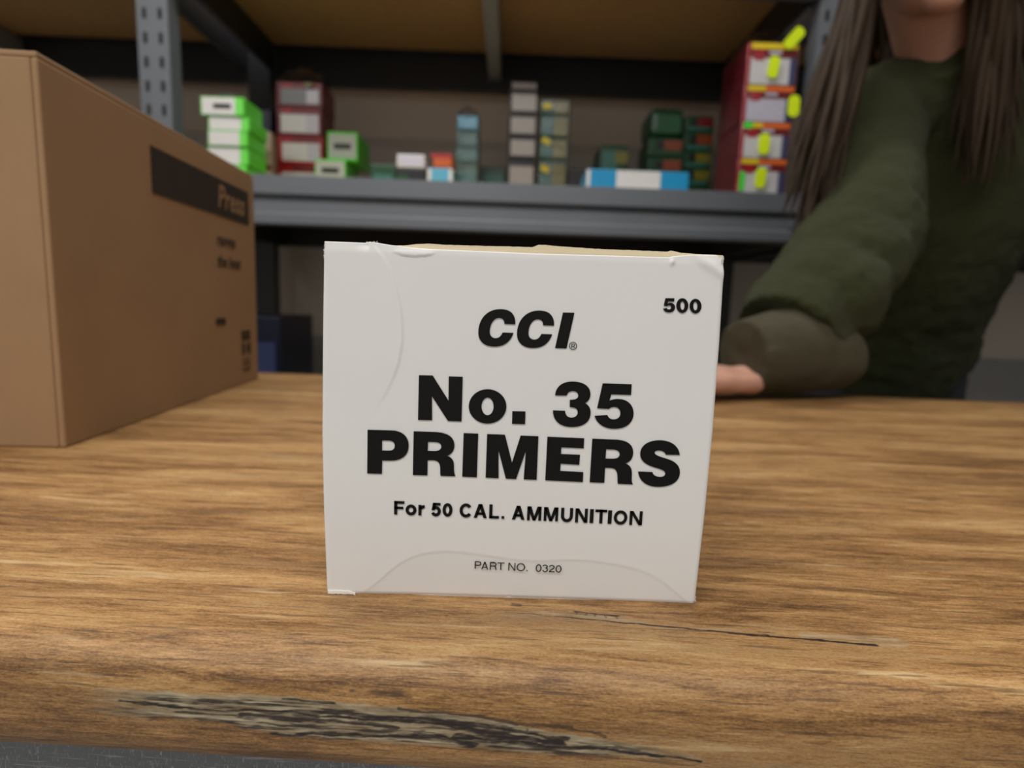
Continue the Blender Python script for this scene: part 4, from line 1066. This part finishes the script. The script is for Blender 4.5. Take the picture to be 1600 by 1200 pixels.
# legs
for s, kx in ((-1, .635), (1, .845)):
    hip, kn, an = V(.74 + s * .09, 1.0, -.03), V(kx, .965, -.44), V(kx + .005, 1.01, -.82)
    add_capsule(bm, L_(hip), L_(kn), .085, .056); add_capsule(bm, L_(kn), L_(an), .056, .036)
    add_capsule(bm, L_(an), L_(V(kx - .01, .88, -.865)), .036, .030)
# arms
for S_, E_, W_ in ((SR, ER, WR), (SL, EL, WL)):
    add_capsule(bm, L_(S_), L_(E_), .046, .037); add_capsule(bm, L_(E_), L_(W_), .038, .020)
def hand(W_, d, nrm, thumb):
    """palm, four fingers of unequal length with two bends, thumb from the side of the palm"""
    d = Vector(d).normalized(); nrm = Vector(nrm); nrm = (nrm - d * nrm.dot(d)).normalized(); s = d.cross(nrm) * thumb
    W_ = Vector(W_)
    for k, (off, ln, r) in enumerate(((.030, .072, .0095), (.010, .078, .010), (-.010, .074, .0095), (-.028, .060, .0085))):
        base = W_ + s * off * 0.55; kn = W_ + d * (.085 - abs(off - .005) * .25) + s * off + nrm * .003
        add_capsule(bm, L_(base), L_(kn), .0125, .0115, 12)
        a = kn + d * ln * .45 - nrm * .001 + s * off * .12; b = a + d * ln * .32 - nrm * .006; c = b + d * ln * .22 - nrm * .008
        add_capsule(bm, L_(kn), L_(a), r, r * .93, 12); add_capsule(bm, L_(a), L_(b), r * .93, r * .86, 12); add_capsule(bm, L_(b), L_(c), r * .86, r * .72, 12)
    add_ell(bm, L_(W_ + d * .048 + nrm * .001), (.038, .036, .016), None, 16)
    t0 = W_ + d * .022 + s * .022; t1 = t0 + d * .032 + s * .026 - nrm * .004; t2 = t1 + d * .028 + s * .008 - nrm * .003; t3 = t2 + d * .020 + s * .001 - nrm * .002
    add_capsule(bm, L_(t0), L_(t1), .014, .0115, 12); add_capsule(bm, L_(t1), L_(t2), .0112, .0102, 12); add_capsule(bm, L_(t2), L_(t3), .010, .0085, 12)
hand(V(.272, .474, .0215), (-.95, -.22, 0), (0.05, -.1, 1), 1)
hand(V(.825, .472, .0215), (-.55, -.83, 0), (0, -.1, 1), -1)
# head
add_ell(bm, H(0, .012, .025), (.073, .092, .088)); add_ell(bm, H(0, -.018, -.038), (.058, .066, .068)); add_ell(bm, H(0, -.030, -.066), (.051, .056, .046))
add_ell(bm, H(0, -.066, -.094), (.024, .022, .018)); add_capsule(bm, H(0, -.086, .010), H(0, -.106, -.030), .008, .012); add_ell(bm, H(-.012, -.094, -.034), (.008, .010, .007)); add_ell(bm, H(.012, -.094, -.034), (.008, .010, .007))
add_ell(bm, H(0, -.083, -.060), (.024, .010, .0055)); add_ell(bm, H(0, -.081, -.070), (.021, .011, .0065))
for s in (-1, 1):
    add_ell(bm, H(s * .028, -.058, .028), (.030, .024, .013)); add_ell(bm, H(s * .034, -.048, -.024), (.027, .030, .028))
    add_ell(bm, H(s * .073, .012, -.008), (.008, .020, .032)); add_ell(bm, H(s * .031, -.070, .005), (.015, .012, .009))
body = fuse('body', bm, .0040, 7, M_skin, who)
M_eye = plain('eye_white', (0.7, 0.68, 0.65), 0.2); M_iris = plain('brown_iris', (0.06, 0.03, 0.015), 0.2); M_lip = plain('lip', (0.45, 0.15, 0.13), 0.45)
for s in (-1, 1):
    bm = bmesh.new(); add_ell(bm, H(s * .031, -.0755, .002), (.0125, .0095, .0055)); eye = bm_obj('eye', bm, M_eye, body, smooth=True)
    bm = bmesh.new(); add_ell(bm, H(s * .031, -.0835, .000), (.0050, .0022, .0046)); bm_obj('iris', bm, M_iris, body, smooth=True)
bm = bmesh.new(); add_ell(bm, H(0, -.0885, -.061), (.021, .006, .0040)); add_ell(bm, H(0, -.0875, -.069), (.018, .0065, .0048)); bm_obj('lips', bm, M_lip, body, smooth=True)
# trousers and shoes
bm = bmesh.new()
add_ell(bm, L_(Pel + Vector((0, 0, -.02))), (.178, .130, .13))
for s, kx in ((-1, .635), (1, .845)):
    hip, kn, an = V(.74 + s * .09, 1.0, -.03), V(kx, .965, -.44), V(kx + .005, 1.01, -.82)
    add_capsule(bm, L_(hip), L_(kn), .100, .072); add_capsule(bm, L_(kn), L_(an), .072, .058, flat1=True)
fuse('trousers', bm, .008, 4, M_denim, who, lambda c: 0.004 * mnoise.noise(c * 18))
for kx in (.635, .845):
    bm = bmesh.new()
    add_capsule(bm, L_(V(kx + .005, 1.035, -.855)), L_(V(kx - .012, .865, -.862)), .041, .037, sq=((0, 0, 1), .9)); add_capsule(bm, L_(V(kx + .005, 1.015, -.85)), L_(V(kx + .005, 1.01, -.80)), .045, .044)
    fuse('shoe', bm, .006, 2, M_shoe, who)
# inner sleeve ends (knit cuffs) that show below the fleece
bm = bmesh.new()
add_capsule(bm, L_(V(.365, .525, .095)), L_(V(.335, .503, .058)), .046, .050, flat0=True, flat1=False)
add_capsule(bm, L_(V(.340, .505, .057)), L_(V(.266, .478, .049)), .050, .044, flat1=True)
add_capsule(bm, L_(V(.385, .508, .050)), L_(V(.300, .486, .049)), .042, .043, flat1=True)
tag(fuse('knit_cuff', bm, .0045, 3, M_knit, who, lambda c: 0.0022 * mnoise.noise(c * 42) + 0.003 * mnoise.noise(c * 14)), 'dark olive-brown sleeve end under the fleece')
bm = bmesh.new()
add_capsule(bm, L_(V(.86, .54, .085)), L_(WL + Vector((0, .005, .012))), .047, .040, flat0=True, flat1=True)
fuse('knit_cuff', bm, .0045, 3, M_knit, who, lambda c: 0.0022 * mnoise.noise(c * 42))
# fleece jacket
bm = bmesh.new()
add_ell(bm, L_(Pel + Vector((-.005, -.01, .03))), (.200, .150, .13)); add_capsule(bm, L_(Pel), L_(Che), .165, .165, sq=((0, 1, -.4), .80)); add_ell(bm, L_(Che), (.192, .138, .18), Matrix.Rotation(math.radians(28), 3, 'X'))
add_capsule(bm, L_(Che), L_(Nek), .13, .080); add_capsule(bm, L_(Nek - Vector((-.01, -.02, .03))), L_(Nek + Vector((-.035, -.02, .035))), .082, .074, flat1=True)
add_capsule(bm, L_(SR), L_(Nek), .076, .065); add_capsule(bm, L_(SL), L_(Nek), .076, .065)
add_capsule(bm, L_(SR), L_(ER), .078, .070); add_capsule(bm, L_(ER), L_(V(.336, .518, .070)), .072, .066, flat1=True)
add_ell(bm, L_(V(.385, .540, .125)), (.066, .064, .066)); add_ell(bm, L_(V(.43, .570, .170)), (.070, .068, .070)); add_ell(bm, L_(V(.392, .526, .122)), (.064, .056, .058))
add_capsule(bm, L_(SL), L_(EL), .078, .068); add_capsule(bm, L_(EL), L_(V(.855, .53, .080)), .068, .056, flat1=True)
def fuzzy(c):
    return 0.007 * mnoise.noise(c * 13) + 0.0035 * mnoise.noise(c * 37) + 0.002 * mnoise.noise(c * 130)
tag(fuse('fleece_jacket', bm, .0052, 3, M_fleece, who, fuzzy), 'olive green fleece jacket')
# hair: cap over the skull and hanging locks
bm = bmesh.new()
add_ell(bm, H(0, .030, .036), (.085, .094, .090)); add_ell(bm, H(0, .055, -.02), (.076, .066, .085)); add_ell(bm, H(0, -.020, .080), (.066, .062, .034))
for s in (-1, 1): add_ell(bm, H(s * .066, .012, .01), (.022, .060, .062))
cap = fuse('hair', bm, .005, 3, M_hair, who, lambda c: 0.003 * mnoise.noise(Vector((c.x * 120, c.y * 120, c.z * 14))))
rs = random.Random(12)
def lock(bm, pts, r0, r1, seg=7):
    n = len(pts); prev = None
    for i, p in enumerate(pts):
        t = (pts[min(i + 1, n - 1)] - pts[max(i - 1, 0)]).normalized(); a = t.orthogonal().normalized(); b = t.cross(a)
        s = i / (n - 1); r = (r0 + (r1 - r0) * s) * (1 if s < .75 else max(.12, 1 - (s - .75) / .25 * .9))
        ring = [bm.verts.new(p + (a * math.cos(2 * math.pi * k / seg) + b * math.sin(2 * math.pi * k / seg)) * r) for k in range(seg)]
        if prev:
            for k in range(seg): bm.faces.new((prev[k], prev[(k + 1) % seg], ring[(k + 1) % seg], ring[k]))
        prev = ring
bm = bmesh.new()
def hang(start, end, r0, r1, sw, bow=0.0):
    pts = []
    ph = rs.uniform(0, 6)
    for i in range(15):
        s = i / 14
        p = start.lerp(end, s) + Vector((bow * math.sin(math.pi * s), 0, .05 * math.sin(math.pi * s)))
        p += Vector((math.sin(ph + s * 7) * sw, math.cos(ph * 1.3 + s * 6) * sw, 0)) * s
        pts.append(p)
    lock(bm, pts, r0, r1)
for k in range(64):                                    # viewer-left side, falling forward past the cheek
    st = H(-.078 + rs.uniform(-.006, .006), rs.uniform(-.040, .050), rs.uniform(-.03, .045))
    en = L_(V(.364 + rs.uniform(-.002, .060), .602 + rs.uniform(-.015, .035), .195 + rs.uniform(-.015, .10)))
    hang(st, en, .0080, .0050, .005, .016)
for k in range(46):                                    # far side, resting on the shoulder
    st = H(.078 + rs.uniform(-.006, .006), rs.uniform(-.03, .06), rs.uniform(-.03, .045))
    en = L_(V(.640 + rs.uniform(-.03, .06), .640 + rs.uniform(-.02, .03), .30 + rs.uniform(-.03, .09)))
    hang(st, en, .0085, .0055, .006)
for k in range(30):                                    # back
    st = H(rs.uniform(-.06, .06), .11, rs.uniform(-.06, .03))
    en = L_(V(.66 + rs.uniform(-.08, .08), .86 + rs.uniform(-.02, .04), .36 + rs.uniform(-.06, .06)))
    hang(st, en, .011, .006, .006)
bm_obj('hair_lock', bm, M_hair, who, smooth=True)
